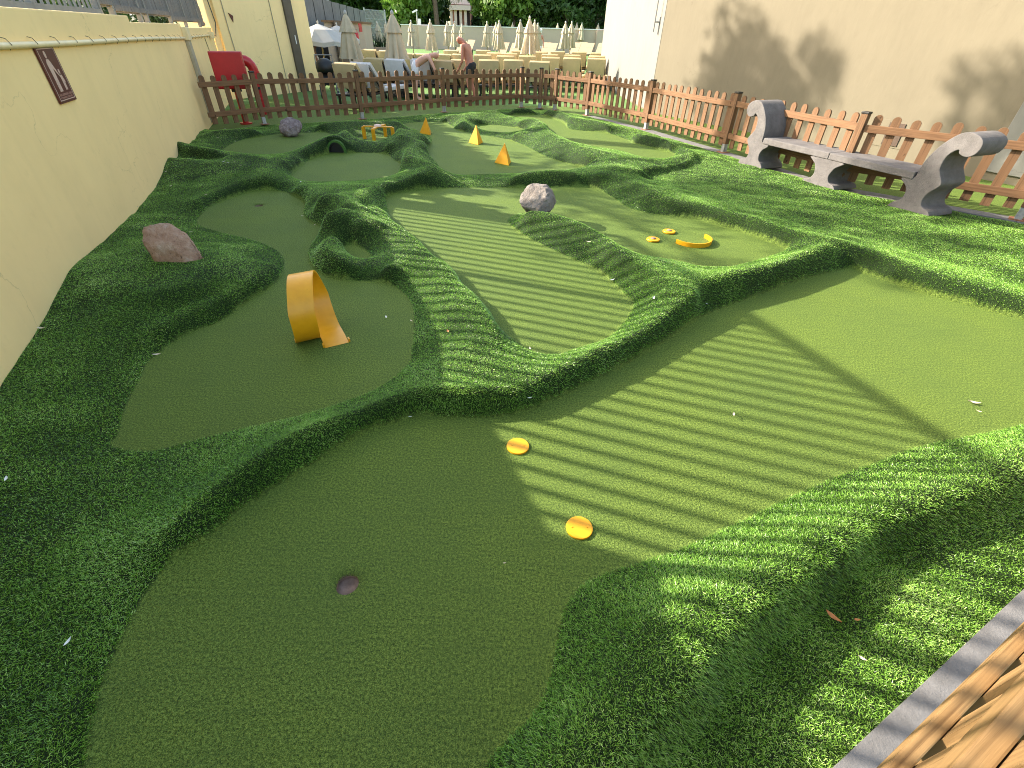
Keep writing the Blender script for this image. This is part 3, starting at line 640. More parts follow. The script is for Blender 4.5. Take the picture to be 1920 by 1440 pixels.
root = thing('board_fence', 'weathered grey boarded fence on top of the left wall', 'fence', wp(9, -0.12, 1.66))
yb = 6.62; pi_ = 0
for (a, b, zb) in [(6.85, 7.42, 1.80), (7.42, 8.7, 1.75), (8.7, 9.1, 1.75), (9.1, 10.9, 1.75), (10.9, 12.4, 1.69), (12.4, 14.3, 1.69), (14.3, 15.0, 1.62)]:  # last panel is added to shade the gap before the building
    mb = MB()
    for y in np.arange(a, b-0.05, 0.105):
        tz_ = (2.72+0.30*math.sin(y*2.3)*math.sin(y*5.1+1) if b < 8.75 else 3.25)+random.uniform(-.10, .10); sp_ = [(zb, tz_)]  # unseen tops made ragged to break up the shadow edge they cast
        if random.random() < 0.2:
            q0 = random.uniform(1.95, 2.2); sp_ = [(zb, q0), (q0+random.uniform(.15, .45), tz_)]
        for z0_, z1_ in sp_:
            mb.obox(wp(y+0.05, -0.13+random.uniform(-.004, .004), (z0_+z1_)/2), (*wd, 0), (*wn, 0), (0, 0, 1), (0.107, 0.018, z1_-z0_))
    mb.build('board_panel', M['grey_wood'], root)
    mb = MB(); mb.obox(wp((a+b)/2, -0.108, zb+0.05), (*wd, 0), (*wn, 0), (0, 0, 1), ((b-a)*1.07, 0.02, 0.06)); mb.build('rail', M['grey_wood'], root)
    mb = MB(); mb.obox(wp(a-0.04, -0.13, 2.16), (*wd, 0), (*wn, 0), (0, 0, 1), (0.07, 0.06, 1.18)); mb.build('post', M['steel'], root)

# safety sign
a, b = wp(4.17, 0.012, 1.475), wp(4.95, 0.012, 1.475)
SY0, SY1, SZ0, SZ1 = 4.36, 4.71, 1.105, 1.492
def sp(u, v, off=0.02): return wp(SY0+(SY1-SY0)*u, off, SZ0+(SZ1-SZ0)*v)
root = thing('warning_sign', 'dark red sign showing an adult holding a child by the hand', 'sign', sp(0.5, 0))
mb = MB(); mb.prism([sp(0, 0, 0.004), sp(1, 0, 0.004), sp(1, 1, 0.004), sp(0, 1, 0.004)], (*(wn*0.012), 0)); mb.build('sign_board', M['signbrown'], root)
mb = MB(); t_ = 0.018
for (u0, v0, u1, v1) in [(.06, .94, .94, .955), (.06, .045, .94, .06), (.06, .06, .072, .94), (.928, .06, .94, .94)]:
    mb.prism([sp(u0, v0, .0165), sp(u1, v0, .0165), sp(u1, v1, .0165), sp(u0, v1, .0165)], (*(wn*0.002), 0))
mb.build('sign_border', M['signpink'], root)
def fig(pts, name):
    m = MB(); m.prism([sp(u, v, .0165) for u, v in pts], (*(wn*0.002), 0)); return m
ad = MB()
ad.prism([sp(.36+.055*math.cos(t), .85+.065*math.sin(t), .0165) for t in np.linspace(0, 2*math.pi, 14, endpoint=False)], (*(wn*.002), 0))
ad.prism([sp(u, v, .0165) for u, v in [(.30, .77), (.42, .77), (.47, .72), (.62, .50), (.58, .48), (.45, .62), (.44, .45), (.44, .20), (.37, .20), (.365, .42), (.355, .42), (.35, .20), (.28, .20), (.28, .48), (.25, .70)]], (*(wn*.002), 0))
ad.build('adult_figure', M['signpink'], root)
ad = MB()
ad.prism([sp(.70+.04*math.cos(t), .54+.045*math.sin(t), .0165) for t in np.linspace(0, 2*math.pi, 12, endpoint=False)], (*(wn*.002), 0))
ad.prism([sp(u, v, .0165) for u, v in [(.65, .48), (.60, .53), (.58, .51), (.64, .43), (.65, .38), (.65, .21), (.69, .21), (.70, .34), (.71, .21), (.755, .21), (.755, .38), (.79, .33), (.80, .36), (.75, .48)]], (*(wn*.002), 0))
ad.build('child_figure', M['signpink'], root)
for v0, v1 in ((.125, .165), (.075, .11)):
    m = MB(); u = .14
    while u < .84:
        wv = random.uniform(.03, .055); m.prism([sp(u, v0, .0165), sp(u+wv, v0, .0165), sp(u+wv, v1, .0165), sp(u, v1, .0165)], (*(wn*.002), 0)); u += wv+random.choice([.008, .008, .03])
    m.build('lettering', M['signdim'], root)

# ------------------------------------------------------------------ fire cabinet and red pipe behind the far fence
c0 = np.array([-5.72, 10.95])
ax = np.array([0.93, 0.36, 0]); ax /= np.linalg.norm(ax); ay = np.array([-ax[1], ax[0], 0])
root = thing('fire_hose_cabinet', 'red fire hose cabinet on a red post behind the far left picket fence', 'fire cabinet', (*c0, 0))
P_ = lambda u, w_, z: (c0[0]+ax[0]*u+ay[0]*w_, c0[1]+ax[1]*u+ay[1]*w_, z)
cb = MB().obox(P_(-0.02, 0.12, 0.94), ax, ay, (0, 0, 1), (0.58, 0.22, 0.62)).build('cabinet_body', M['red'], root, bevel=0.02)
MB().obox(P_(-0.02, -0.0, 0.94), ax, ay, (0, 0, 1), (0.55, 0.018, 0.58)).build('cabinet_door', M['red'], root, bevel=0.006)
MB().cyl(P_(0.0, 0.12, 0.0), 0.055, 0.63, 14).build('post', M['red'], root, smooth=0.6)
MB().cyl(P_(0.0, 0.12, 0.0), 0.12, 0.025, 16).build('base_plate', M['red'], root)
MB().box(P_(0.0, 0.12, 0.60), (0.14, 0.14, 0.05)).build('bracket', M['black'], root)
c1 = g(497, 214)[:2]
root = thing('red_pipe', 'fat red bent standpipe beside the red fire cabinet', 'pipe', (*c1, 0))
path = [(c1[0], c1[1], 0.0), (c1[0], c1[1], 0.85)]+[(c1[0]-0.14+0.14*math.cos(t)+0.0, c1[1]-0.10+0.10*math.cos(t), 0.85+0.20*math.sin(t)) for t in np.linspace(0.2, 2.7, 8)]+[(c1[0]-0.27, c1[1]-0.19, 0.75)]
MB().tube(path, 0.10, 16).build('pipe_body', M['red'], root, smooth=0.8)
MB().cyl((c1[0], c1[1], 0.80), 0.112, 0.04, 18).build('flange', M['red'], root, smooth=0.6)
MB().cyl((c1[0], c1[1], 0.50), 0.108, 0.05, 18).build('valve_collar', M['black'], root, smooth=0.6)

# ------------------------------------------------------------------ buildings
A0, A1 = np.array([-8.06, 15.07]), np.array([-6.6, 18.15]); d = A1-A0; d /= np.linalg.norm(d); nb = np.array([d[1], -d[0]])
root = thing('building', 'cream rendered building with a dark vertical strip beyond the left wall', 'building', (*A0, 0))
def bp(u, off, z): return np.array([A0[0]+d[0]*u+nb[0]*off, A0[1]+d[1]*u+nb[1]*off, z])
LB = np.linalg.norm(A1-A0)
back = -nb*3.2
MB().prism([(*A0, -.1), (*A1, -.1), (*(A1+back), -.1), (*(A0+back), -.1)], (0, 0, 4.3)).build('wall', M['cream_b'], root, bevel=0.015)
MB().obox(bp(LB*0.78, 0.03, 2.05), (*d, 0), (*nb, 0), (0, 0, 1), (0.30, 0.06, 4.1)).build('dark_strip', M['darkdoor'], root)
MB().obox(bp(LB*0.60, 0.012, 2.05), (*d, 0), (*nb, 0), (0, 0, 1), (0.012, 0.024, 4.1)).build('joint', M['duct'], root)
MB().obox(bp(0.30, 0.04, 2.05), (*d, 0), (*nb, 0), (0, 0, 1), (0.22, 0.08, 4.1)).build('pilaster', M['cream'], root, bevel=0.01)
MB().obox(bp(LB*0.78+0.03, 0.064, 1.35), (*d, 0), (*nb, 0), (0, 0, 1), (0.03, 0.01, 0.22)).build('handle', M['white'], root)
MB().tube([bp(0.5, 0.015, 4), bp(0.5, 0.015, 1.6), bp(0.55, 0.015, 0.2)], 0.012, 6).build('cable', M['duct'], root)
MB().tube([bp(0.05, 0.05, 3.5), bp(0.06, 0.06, 2.4), bp(0.12, 0.07, 1.7), bp(0.02, 0.07, 1.42), bp(-0.1, 0.05, 1.5)], 0.012, 6).build('cable', M['clip'], root)
MB().prism([bp(0.62, 0.006, 1.92), bp(0.74, 0.006, 1.86), bp(0.70, 0.006, 1.72)], (*(nb*0.02), 0)).build('warning_triangle', M['signbrown'], root)
MB().tube([bp(LB-0.02, 0.02, 2.5)+np.array([0.12*math.cos(t), 0, 0.12*math.sin(t)]) for t in np.linspace(0, 5.5, 12)], 0.012, 6).build('hanging_ring', M['black'], root)

W0, W1 = np.array([3.55, 14.7]), np.array([7.3, 7.5]); rd = (W1-W0)/np.linalg.norm(W1-W0); rn = np.array([rd[1], -rd[0]])
if rn[0] > 0: rn = -rn
root = thing('building', 'tall warm cream building on the right behind the bench', 'building', (*W0, 0))
END = W0+rd*16.0; E0 = np.array([3.25, 23.0])
MB().prism([(*W0, -.1), (*END, -.1), (*(END+(9, 5)), -.1), (*(E0+(9, 5)), -.1), (*E0, -.1)], (0, 0, 5.6)).build('wall', M['cream_r'], root, bevel=0.02)
e = E0-W0; e /= np.linalg.norm(e); en = np.array([-e[1], e[0]])
MB().obox((*((W0+E0)/2+en*0.004), 2.76), (*e, 0), (*en, 0), (0, 0, 1), (np.linalg.norm(E0-W0)-0.03, 0.012, 5.45)).build('end_face', M['white_r'], root)
mb = MB(); q0 = W0+e*0.35+en*0.02
mb.tube([(*(q0+en*0.12), 2.9), (*(q0+en*0.12), 1.75)], 0.016, 6); mb.tube([(*(q0+en*0.12), 1.95), (*q0, 1.95)], 0.016, 6); mb.tube([(*q0, 2.05), (*q0, 1.7)], 0.016, 6)
mb.build('wall_bracket', M['steel'], root)
def rp(x, y): return onplane(x, y, (*W0, 0), np.array([*rn, 0]))
pc = rp(1676, 252); 
mb = MB(); mb.obox(np.array(pc)+np.array([*rn*0.012, 0]), (*rd, 0), (*rn, 0), (0, 0, 1), (0.26, 0.024, 0.34)); mb.build('plaque', M['plaquebrown'], root)
mb = MB(); mb.obox(np.array(pc)-np.array([*rd*0.03, 0])+np.array([*rn*0.006, 0]), (*rd, 0), (*rn, 0), (0, 0, 1), (0.50, 0.008, 0.40)); mb.build('plaque_frame', M['cream_r'], root)
pd = rp(1900, 255)
mb = MB(); mb.obox((pd[0]+rd[0]*0.45+rn[0]*0.02, pd[1]+rd[1]*0.45+rn[1]*0.02, 0.62), (*rd, 0), (*rn, 0), (0, 0, 1), (1.1, 0.04, 1.0)); mb.build('white_hatch', M['white_r'], root, bevel=0.008)

# ------------------------------------------------------------------ bench
BA, BBp = g(1440, 322, .05), g(1735, 408, .05); bd = BBp-BA; bd[2] = 0; bd /= np.linalg.norm(bd); bdep = np.array([-bd[1], bd[0], 0])
root = thing('stone_bench', 'grey cast stone bench with scrolled ends on the lawn', 'bench', (*(BA+bd*0.85+bdep*0.2)[:2], 0.03))
def bq(s, z, w=0.0): return BA*np.array([1, 1, 0])+bd*s+bdep*w+np.array([0, 0, z+0.01])
Rr = [(1.882,0.03),(2.299,0.03),(2.31,0.10),(2.225,0.13),(2.189,0.188),(2.204,0.274),(2.275,0.364),(2.282,0.414),(2.228,0.487),(2.195,0.547),(2.196,0.651),(2.229,0.712),(2.278,0.744),(2.295,0.712),(2.349,0.692),(2.40,0.697),(2.445,0.735),(2.462,0.79),(2.45,0.848),(2.397,0.891),(2.323,0.912),(2.242,0.902),(2.173,0.855),(2.089,0.755),(2.032,0.640),(2.004,0.53),(1.99,0.40),(1.866,0.392),(1.873,0.348),(1.941,0.302),(1.976,0.228),(1.955,0.15),(1.89,0.105)]
Ll = [(2*0.858-s, z) for s, z in Rr]
for pts in (Rr, Ll):
    mb = MB(); mb.prism([bq(s, max(z, 0.02)) for s, z in smooth_poly(pts, True, 3)], bdep*0.44); mb.build('scroll_end', M['stone'], root, bevel=0.008)
Mm = [(0.63,0.03),(1.085,0.03),(1.085,0.09),(1.005,0.115),(0.966,0.19),(1.005,0.29),(1.06,0.33),(1.085,0.378),(0.625,0.378),(0.65,0.33),(0.705,0.29),(0.742,0.19),(0.705,0.115),(0.63,0.09)]
mb = MB(); mb.prism([bq(s, min(max(z, 0.02), 0.379)) for s, z in smooth_poly(Mm, True, 3)], bdep*0.44); mb.build('pedestal', M['stone'], root, bevel=0.008)
for s0, s1 in ((-0.255, 0.866), (0.872, 1.985)):
    mb = MB(); mb.prism([bq(s0, 0.381, -0.012), bq(s1, 0.381, -0.012), bq(s1, 0.462, -0.012), bq(s0, 0.462, -0.012)], bdep*0.462); mb.build('seat_slab', M['stone'], root, bevel=0.012)

# ------------------------------------------------------------------ rocks
def rock(c, size, seed, mat, label, sink=0.03, cuts=9, rz=0.0, shape=None):
    r = np.random.default_rng(seed); bm = bmesh.new(); bmesh.ops.create_icosphere(bm, subdivisions=5, radius=1.0)
    P = np.array([v.co[:] for v in bm.verts])
    if shape: nrm = np.array(shape, float)
    else: nrm = r.normal(size=(cuts, 3))
    nrm /= np.linalg.norm(nrm, axis=1)[:, None]; dd = r.uniform(0.62, 0.85, len(nrm))
    for n_, q_ in zip(nrm, dd):
        s_ = P@n_; over = np.maximum(0, s_-q_); P -= n_[None]*over[:, None]*0.93
    from mathutils import noise
    for i in range(len(P)):
        v = Vector(P[i]); a = noise.fractal(v*1.7+Vector((seed, 0, 0)), 1.0, 2.0, 6); b_ = noise.fractal(v*6+Vector((0, seed, 0)), 0.8, 2.0, 5)
        P[i] *= 1+0.10*a+0.035*b_
    P *= np.array(size)/2; ca, sa = math.cos(rz), math.sin(rz); P[:, :2] = P[:, :2]@np.array([[ca, sa], [-sa, ca]])
    P[:, 2] -= P[:, 2].min()+sink
    for v, p in zip(bm.verts, P): v.co = p
    me = bpy.data.meshes.new('rock'); bm.to_mesh(me); bm.free(); me.materials.append(mat)
    me.polygons.foreach_set('use_smooth', [True]*len(me.polygons)); me.set_sharp_from_angle(angle=0.5)
    o = bpy.data.objects.new('rock', me); COL.objects.link(o); o.location = (float(c[0]), float(c[1]), float(c[2])); return tag(o, label, 'rock')
p = g(1008, 402, 0.10); rock((p[0], p[1]+0.12, hz(p[0], p[1]+0.12)), (0.40, 0.42, 0.37), 5, M['rock_grey'], 'rounded pinkish grey boulder at the tip of the grassy spur', 0.04)
def hull_rock(c, pts, mat, label, seed):
    bm = bmesh.new()
    for q_ in pts: bm.verts.new(q_)
    r_ = bmesh.ops.convex_hull(bm, input=bm.verts)
    bmesh.ops.delete(bm, geom=[v for v in bm.verts if not v.link_faces], context='VERTS')
    bmesh.ops.triangulate(bm, faces=bm.faces)
    bmesh.ops.bevel(bm, geom=list(bm.edges), offset=0.022, segments=2, affect='EDGES', profile=0.5)
    for _ in range(4):
        es = [e for e in bm.edges if e.calc_length() > 0.022]
        if es: bmesh.ops.subdivide_edges(bm, edges=es, cuts=1, use_grid_fill=True)
        bmesh.ops.triangulate(bm, faces=bm.faces)
    bm.normal_update()
    from mathutils import noise
    for v in list(bm.verts):
        q_ = v.co*9+Vector((seed, 0, 0)); v.co += v.normal*(0.016*noise.fractal(q_, 1.0, 2.0, 5)+0.006*noise.fractal(v.co*40, 1.0, 2.0, 3))
    me = bpy.data.meshes.new('rock'); bm.to_mesh(me); bm.free(); me.materials.append(mat)
    me.polygons.foreach_set('use_smooth', [True]*len(me.polygons)); me.set_sharp_from_angle(angle=0.6)
    o = bpy.data.objects.new('rock', me); COL.objects.link(o); o.location = tuple(float(q_) for q_ in c); return tag(o, label, 'rock')
p = g(318, 490, 0.20)
hull_rock((p[0], p[1]+0.08, hz(p[0], p[1]+0.05)-0.03), [(-0.117, -0.101, 0.0), (0.133, -0.094, 0.0), (0.218, 0.0, 0.016), (0.094, 0.156, 0.0), (-0.156, 0.094, 0.0), (-0.183, -0.055, 0.176), (0.07, -0.078, 0.152), (-0.195, 0.062, 0.248), (-0.039, 0.133, 0.264), (0.078, 0.094, 0.224), (0.172, 0.016, 0.112), (0.183, -0.047, 0.032)], M['rock_brown'], 'flat topped reddish brown boulder on the mound by the left wall', 3)
p = g(545, 254, 0.02); rock((p[0], p[1]+0.1, hz(p[0], p[1]+0.1)), (0.42, 0.42, 0.36), 9, M['rock_dark'], 'small dark purple rock on the far left green', 0.03)

# ------------------------------------------------------------------ orange obstacles
def disc(x, y, r, label, bolt=False, z=0.0):
    p = g(x, y); root = thing('course_disc', label, 'disc', (p[0], p[1], 0.0))
    if bolt:
        MB().lathe((p[0], p[1], 0.002), [(r*0.95, 0), (r, 0.004), (r, 0.014), (r*0.97, 0.018), (r*0.3, 0.0185)], 32).build('plate', M['orange'], root)
        MB().lathe((p[0], p[1], 0.0185), [(r*0.42, 0), (r*0.42, 0.006), (r*0.2, 0.014)], 12).build('bolt_cap', M['mattebrown'], root, smooth=0.5)
    else:
        MB().lathe((p[0], p[1], 0.001), [(r, 0), (r, 0.006), (r*0.98, 0.0085), (r*0.9, 0.009)], 48).build('plate', M['orange'], root)
        for q_ in (-0.55, 0.55): MB().lathe((p[0]+q_*r, p[1], 0.0102), [(0.004, 0), (0.003, 0.002)], 8).build('screw', M['orange'], root)
disc(971, 838, 0.056, 'orange disc lying on the shadow edge of the front green')
disc(1086, 991, 0.056, 'orange disc near the grassy bank at the bottom of the front green')
disc(1224, 451, 0.065, 'small orange disc left of the hole on the sunny centre green', True)
disc(1254, 436, 0.065, 'small orange disc behind the hole on the sunny centre green', True)
c = g(1283, 455)[:2]; c2 = g(1296, 452)[:2]; r0 = 0.19
mb = MB(); pts = np.linspace(-2.75, 0.55, 30); vs, fs = [], []
for t in pts:
    for (r_, z) in ((r0-0.005, 0.002), (r0+0.005, 0.002), (r0+0.005, 0.043), (r0-0.005, 0.043)): vs.append((c2[0]+r_*math.cos(t), c2[1]+r_*math.sin(t), z))
for i in range(len(pts)-1):
    for q_ in range(4): fs.append((i*4+q_, i*4+(q_+1) % 4, (i+1)*4+(q_+1) % 4, (i+1)*4+q_))
fs += [(3, 2, 1, 0), tuple(len(pts)*4-4+q_ for q_ in range(4))]
tag(mb.add(vs, fs).build('curved_barrier', M['orange'], smooth=0.6), 'low orange curved barrier around the hole on the centre green', 'barrier')

def pyramid(x, y, hgt, w, rz, label):
    p = g(x, y); mb = MB(); cx, cy = p[0], p[1]+0.05
    b = [(cx+w*math.cos(rz+t), cy+w*math.sin(rz+t), 0.002) for t in (math.radians(-90-62), math.radians(-90+62), math.radians(90))]
    mb.add(b+[(cx, cy, hgt)], [(2, 1, 0), (0, 1, 3), (1, 2, 3), (2, 0, 3)])
    tag(mb.build('pyramid_obstacle', M['orange'], bevel=0.004), label, 'obstacle')
pyramid(800, 252, 0.30, 0.155, -0.45, 'orange pyramid farthest back, beside the ring shaped ridge')
pyramid(893, 270, 0.31, 0.16, -0.8, 'orange pyramid in the middle of the row of three')
pyramid(946, 308, 0.30, 0.165, -0.65, 'orange pyramid nearest the viewer on the far green')

# loop: a ribbon rising from the front foot, over and down to the back foot beside it
p0 = g(628, 650); lp = g(603, 640)
fdir = (g(630, 652)-g(600, 560)); fdir[2] = 0; fdir = np.array([0.50, -0.866, 0]); sdir = np.array([0.866, 0.50, 0])
W_ = 0.150; R_ = 0.197; th = 0.014
cc = (g(613, 653)+g(652, 643))/2
root = thing('loop_obstacle', 'tall orange loop ramp standing on the left green', 'loop obstacle', (cc[0], cc[1], 0))
prof = []
front = cc
for t in np.linspace(0, 1, 8)[:-1]: prof.append((0.0-0.20*t*1.0, 0.004+0.05*t*t, 0.0))
N_ = 40; C0 = (-0.20, 0.055+R_)
prof = [(0.02, 0.004), (-0.04, 0.008), (-0.10, 0.018), (-0.15, 0.034)]
for i in range(N_+1):
    a = math.radians(-72-(288+2)*i/N_*1.0)            # climbs the far side, over the top, down the near side
    prof.append((-0.235+R_*math.cos(math.radians(-80)+math.radians(305)*i/N_*(-1)), 0.012+R_+R_*math.sin(math.radians(-80)+math.radians(305)*i/N_*(-1))))
# param: start at foot (front), go along floor backwards, up the back, over the top, down the front
prof = [(0.06, 0.003), (0.02, 0.006), (-0.04, 0.011)]
for i in range(N_+1):
    a = math.radians(-82-362*i/N_); prof.append((-0.16+R_*math.cos(a), 0.006+R_*1.02+R_*1.02*math.sin(a)))
n_ = len(prof); vs, fs = [], []
for i, (f_, z) in enumerate(prof):
    i0, i1 = max(0, i-1), min(n_-1, i+1); tx, tz = prof[i1][0]-prof[i0][0], prof[i1][1]-prof[i0][1]; L_ = math.hypot(tx, tz)+1e-9; nx_, nz_ = -tz/L_, tx/L_
    s_ = np.interp(i, [0, n_*0.30, n_*0.72, n_-1], [0, -0.01, -W_*1.04, -W_*1.06])
    for (side, thk) in ((-W_/2, 0), (W_/2, 0), (W_/2, th), (-W_/2, th)):
        q_ = cc+fdir*(f_-0.06+nx_*thk)+sdir*(s_+side); vs.append((q_[0], q_[1], max(0.003, z+nz_*thk)))
for i in range(n_-1):
    for q_ in range(4): fs.append((i*4+q_, i*4+(q_+1) % 4, (i+1)*4+(q_+1) % 4, (i+1)*4+q_))
fs += [(3, 2, 1, 0), tuple(n_*4-4+q_ for q_ in range(4))]
MB().add(vs, fs).build('ribbon', M['orange'], root, smooth=0.7)
for sgn in (-1, 1):
    q_ = cc+sdir*sgn*(W_/2+0.006)+fdir*(-0.02); MB().obox((q_[0], q_[1], 0.014), fdir, sdir, (0, 0, 1), (0.03, 0.010, 0.02)).build('fixing_lug', M['orange'], root)

# four legged orange frame in the ring
p = g(705, 266); root = thing('crossbar_frame', 'low orange four legged cross frame inside the ring shaped ridge', 'obstacle', (p[0], p[1]+0.25, 0))
cx, cy = p[0], p[1]+0.25
for kx, ky in ((-0.27, -0.0), (0.27, 0.0), (-0.02, -0.27), (0.06, 0.27)):
    MB().box((cx+kx, cy+ky, 0.105), (0.055, 0.055, 0.20)).build('leg', M['orange'], root)
    L_ = math.hypot(kx, ky); MB().box((cx+kx/2, cy+ky/2, 0.212), (L_, 0.06, 0.018), math.atan2(ky, kx)).build('crossbar', M['orange'], root)
MB().lathe((cx, cy, 0.218), [(0.07, 0), (0.06, 0.025), (0.02, 0.035)], 14).build('hub', M['pinkw'], root)

# hole cups
labs = ['brown lined golf hole in the front green', 'dark golf hole at the top of the left green', 'golf hole beside the orange curved barrier']
for (c, r), lb in zip(HOLES, labs):
    n_ = 28; vs, fs = [], []
    for (rr, z) in ((r*0.985, -0.004), (r*0.96, -0.028), (0.0005, -0.031)):
        for q_ in range(n_): vs.append((c[0]+rr*math.cos(2*math.pi*q_/n_), c[1]+rr*math.sin(2*math.pi*q_/n_), z))
    for i in range(2):
        for q_ in range(n_): fs.append((i*n_+q_, i*n_+(q_+1) % n_, (i+1)*n_+(q_+1) % n_, (i+1)*n_+q_))
    tag(MB().add(vs, fs).build('hole_cup', M['mattebrown']), lb, 'golf hole')
# tunnel mouth through the hump: inner shade painted as a black lining under a turf covered arch
p = g(630, 288); root = thing('tunnel_mouth', 'small dark arched tunnel mouth under the grassy hump', 'tunnel', (p[0], p[1], 0)); n_ = 16
def arch(r0, h0, r1, h1, y0, y1):
    vs, fs = [], []
    for (yy, rr, hh) in ((y0, r0, h0), (y1, r0, h0), (y1, r1, h1), (y0, r1, h1)):
        for i in range(n_+1):
            a = math.pi*i/n_; vs.append((p[0]+rr*math.cos(a), p[1]+yy, 0.002+hh*math.sin(a)))
    m = n_+1
    for j in range(4):
        for i in range(n_): fs.append((j*m+i, j*m+i+1, ((j+1) % 4)*m+i+1, ((j+1) % 4)*m+i))
    return MB().add(vs, fs)
arch(0.165, 0.19, 0.128, 0.160, 0.035, 0.16).build('turf_cover', M['tunnelturf'], root)
ln = arch(0.126, 0.158, 0.112, 0.145, 0.04, 0.16); ln.prism([(p[0]+0.11*math.cos(a), p[1]+0.07, 0.003+0.143*math.sin(a)) for a in np.linspace(0, math.pi, 15)], (0, 0.08, 0)); ln.build('shade_fill', M['black'], root)

# ------------------------------------------------------------------ fallen leaves and scraps
def leaf(x, y, L, mat, label, cat='leaf', group=None, z=None, rz=None):
    p = g(x, y); p = g(x, y, hz(p[0], p[1])); zz = hz(p[0], p[1]); p = g(x, y, zz); zz = hz(p[0], p[1])+(0.022 if z is None else z)
    rz = random.uniform(0, 6.28) if rz is None else rz; ca, sa = math.cos(rz), math.sin(rz); vs = []
    for t, w in ((-1, 0.02), (-0.6, 0.25), (-0.1, 0.36), (0.4, 0.26), (0.8, 0.10), (1.0, 0.02)):
        for s_ in (-1, 0, 1):
            u, v_ = t*L/2, s_*w*L/2; vs.append((p[0]+ca*u-sa*v_, p[1]+sa*u+ca*v_, zz+0.12*L*t*t+(0.10*L*abs(s_))))
    fs = [(i*3+j, i*3+j+1, i*3+j+4, i*3+j+3) for i in range(5) for j in (0, 1)]
    tag(MB().add(vs, fs).build('fallen_leaf' if cat == 'leaf' else cat, mat, smooth=True), label, cat, group)
leaf(1556, 1163, 0.055, M['leafo'], 'orange dry leaf in the shade by the bottom right kerb', rz=-0.9)
leaf(1601, 1168, 0.025, M['leafo'], 'tiny curled orange leaf beside the bigger orange leaf')
leaf(297, 671, 0.05, M['leafp'], 'pale dry leaf at the edge of the left green')
leaf(82, 622, 0.05, M['leafp'], 'dry leaf touching the foot of the left wall')
leaf(1824, 757, 0.06, M['leafp'], 'long yellow leaf on the sunny part of the front green', z=0.006, rz=-0.4)
leaf(1147, 530, 0.05, M['leafw'], 'white petal at the foot of the sunny spur', rz=0.5)
leaf(1224, 567, 0.05, M['leafw'], 'white petal on the sunlit ridge above the front green', rz=1.2)
leaf(1320, 585, 0.03, M['leafw'], 'small white petal at the foot of the dark ridge face', z=0.006)
leaf(840, 627, 0.04, M['leafo'], 'reddish leaf on the striped ridge right of the left green')
leaf(18, 905, 0.035, M['leafw'], 'white scrap on the grass at the far left edge', 'scrap')
leaf(135, 1209, 0.03, M['leafw'], 'white scrap on the dark grass near the bottom left corner', 'scrap')
leaf(770, 786, 0.02, M['leafw'], 'white pebble below the curved ridge of the front green', 'pebble', z=0.006)
leaf(992, 767, 0.025, M['leafw'], 'grey white pebble where the ridge meets the shadow edge', 'pebble')
leaf(946, 1057, 0.014, M['leafp'], 'tiny beige leaf fragment in the middle of the front green', z=0.005)
for i, (x, y) in enumerate([(725,600),(772,607),(314,330),(322,354),(258,392),(393,384),(565,345),(568,409),(591,426),(360,440),(420,306),(440,303),(428,307),(450,306),(408,255),(446,264),(461,244),(442,268),(580,250),(424,248),(1100,480),(993,660)]):
    leaf(x, y, random.uniform(0.028, 0.05), random.choice([M['leafp'], M['leafp'], M['leafw']]), 'small pale petal scattered on the turf', 'leaf', 'pale petals scattered on the turf')
for i, (x, y) in enumerate([(1447,343),(1485,333),(1593,352),(1612,357),(1444,362),(1830,777),(1373,783),(1610,1240)]):
    leaf(x, y, random.uniform(0.02, 0.035), M['leafp'], 'tiny pale leaf fragment on the sunny lawn or green', 'leaf', 'tiny leaf fragments on the sunny turf')

# ------------------------------------------------------------------ umbrellas
def umbrella_proto(seed):
    r = random.Random(seed); root = thing('umbrella', 'x', 'umbrella')
    ph = [r.uniform(0, 6.28) for _ in range(4)]
    def mod(a, i, z):
        k_ = np.clip((1.95-z)/1.0, 0, 1); return 1+k_*(0.26*math.cos(8*a+ph[0])+0.10*math.cos(3*a+ph[1])+0.07*math.cos(17*a+ph[2]))
    prof = [(0.10, 1.72), (0.135, 1.60), (0.155, 1.45), (0.175, 1.25), (0.20, 1.05), (0.215, 0.98), (0.12, 0.985), (0.03, 1.1)]
    vs_mod = lambda a, i, z: mod(a, i, z)
    MB().lathe((0, 0, 0), prof, 48, vs_mod).build('canopy', M['canopy'], root, local=True, smooth=0.9)
    MB().lathe((0, 0, 0), [(0.025, 2.10), (0.06, 2.03), (0.10, 1.88), (0.145, 1.73), (0.165, 1.655), (0.15, 1.65), (0.06, 1.78)], 48, lambda a, i, z: 1+(0.13*math.cos(8*a+ph[0]) if i > 1 else 0)).build('vent_cap', M['canopy'], root, local=True, smooth=0.9)
    MB().lathe((0, 0, 0), [(0.02, 2.09), (0.035, 2.12), (0.03, 2.17), (0.004, 2.21)], 12).build('finial', M['canopyw'], root, local=True, smooth=True)
    MB().cyl((0, 0, 0.05), 0.022, 2.05, 10).build('pole', M['mesh'], root, local=True, smooth=0.6)
    MB().lathe((0, 0, 0), [(0.27, 0), (0.27, 0.06), (0.10, 0.09), (0.05, 0.25)], 16).build('base', M['conc'], root, local=True)
    return root
protos = [umbrella_proto(s) for s in (1, 2, 3)]; used = [False]*3
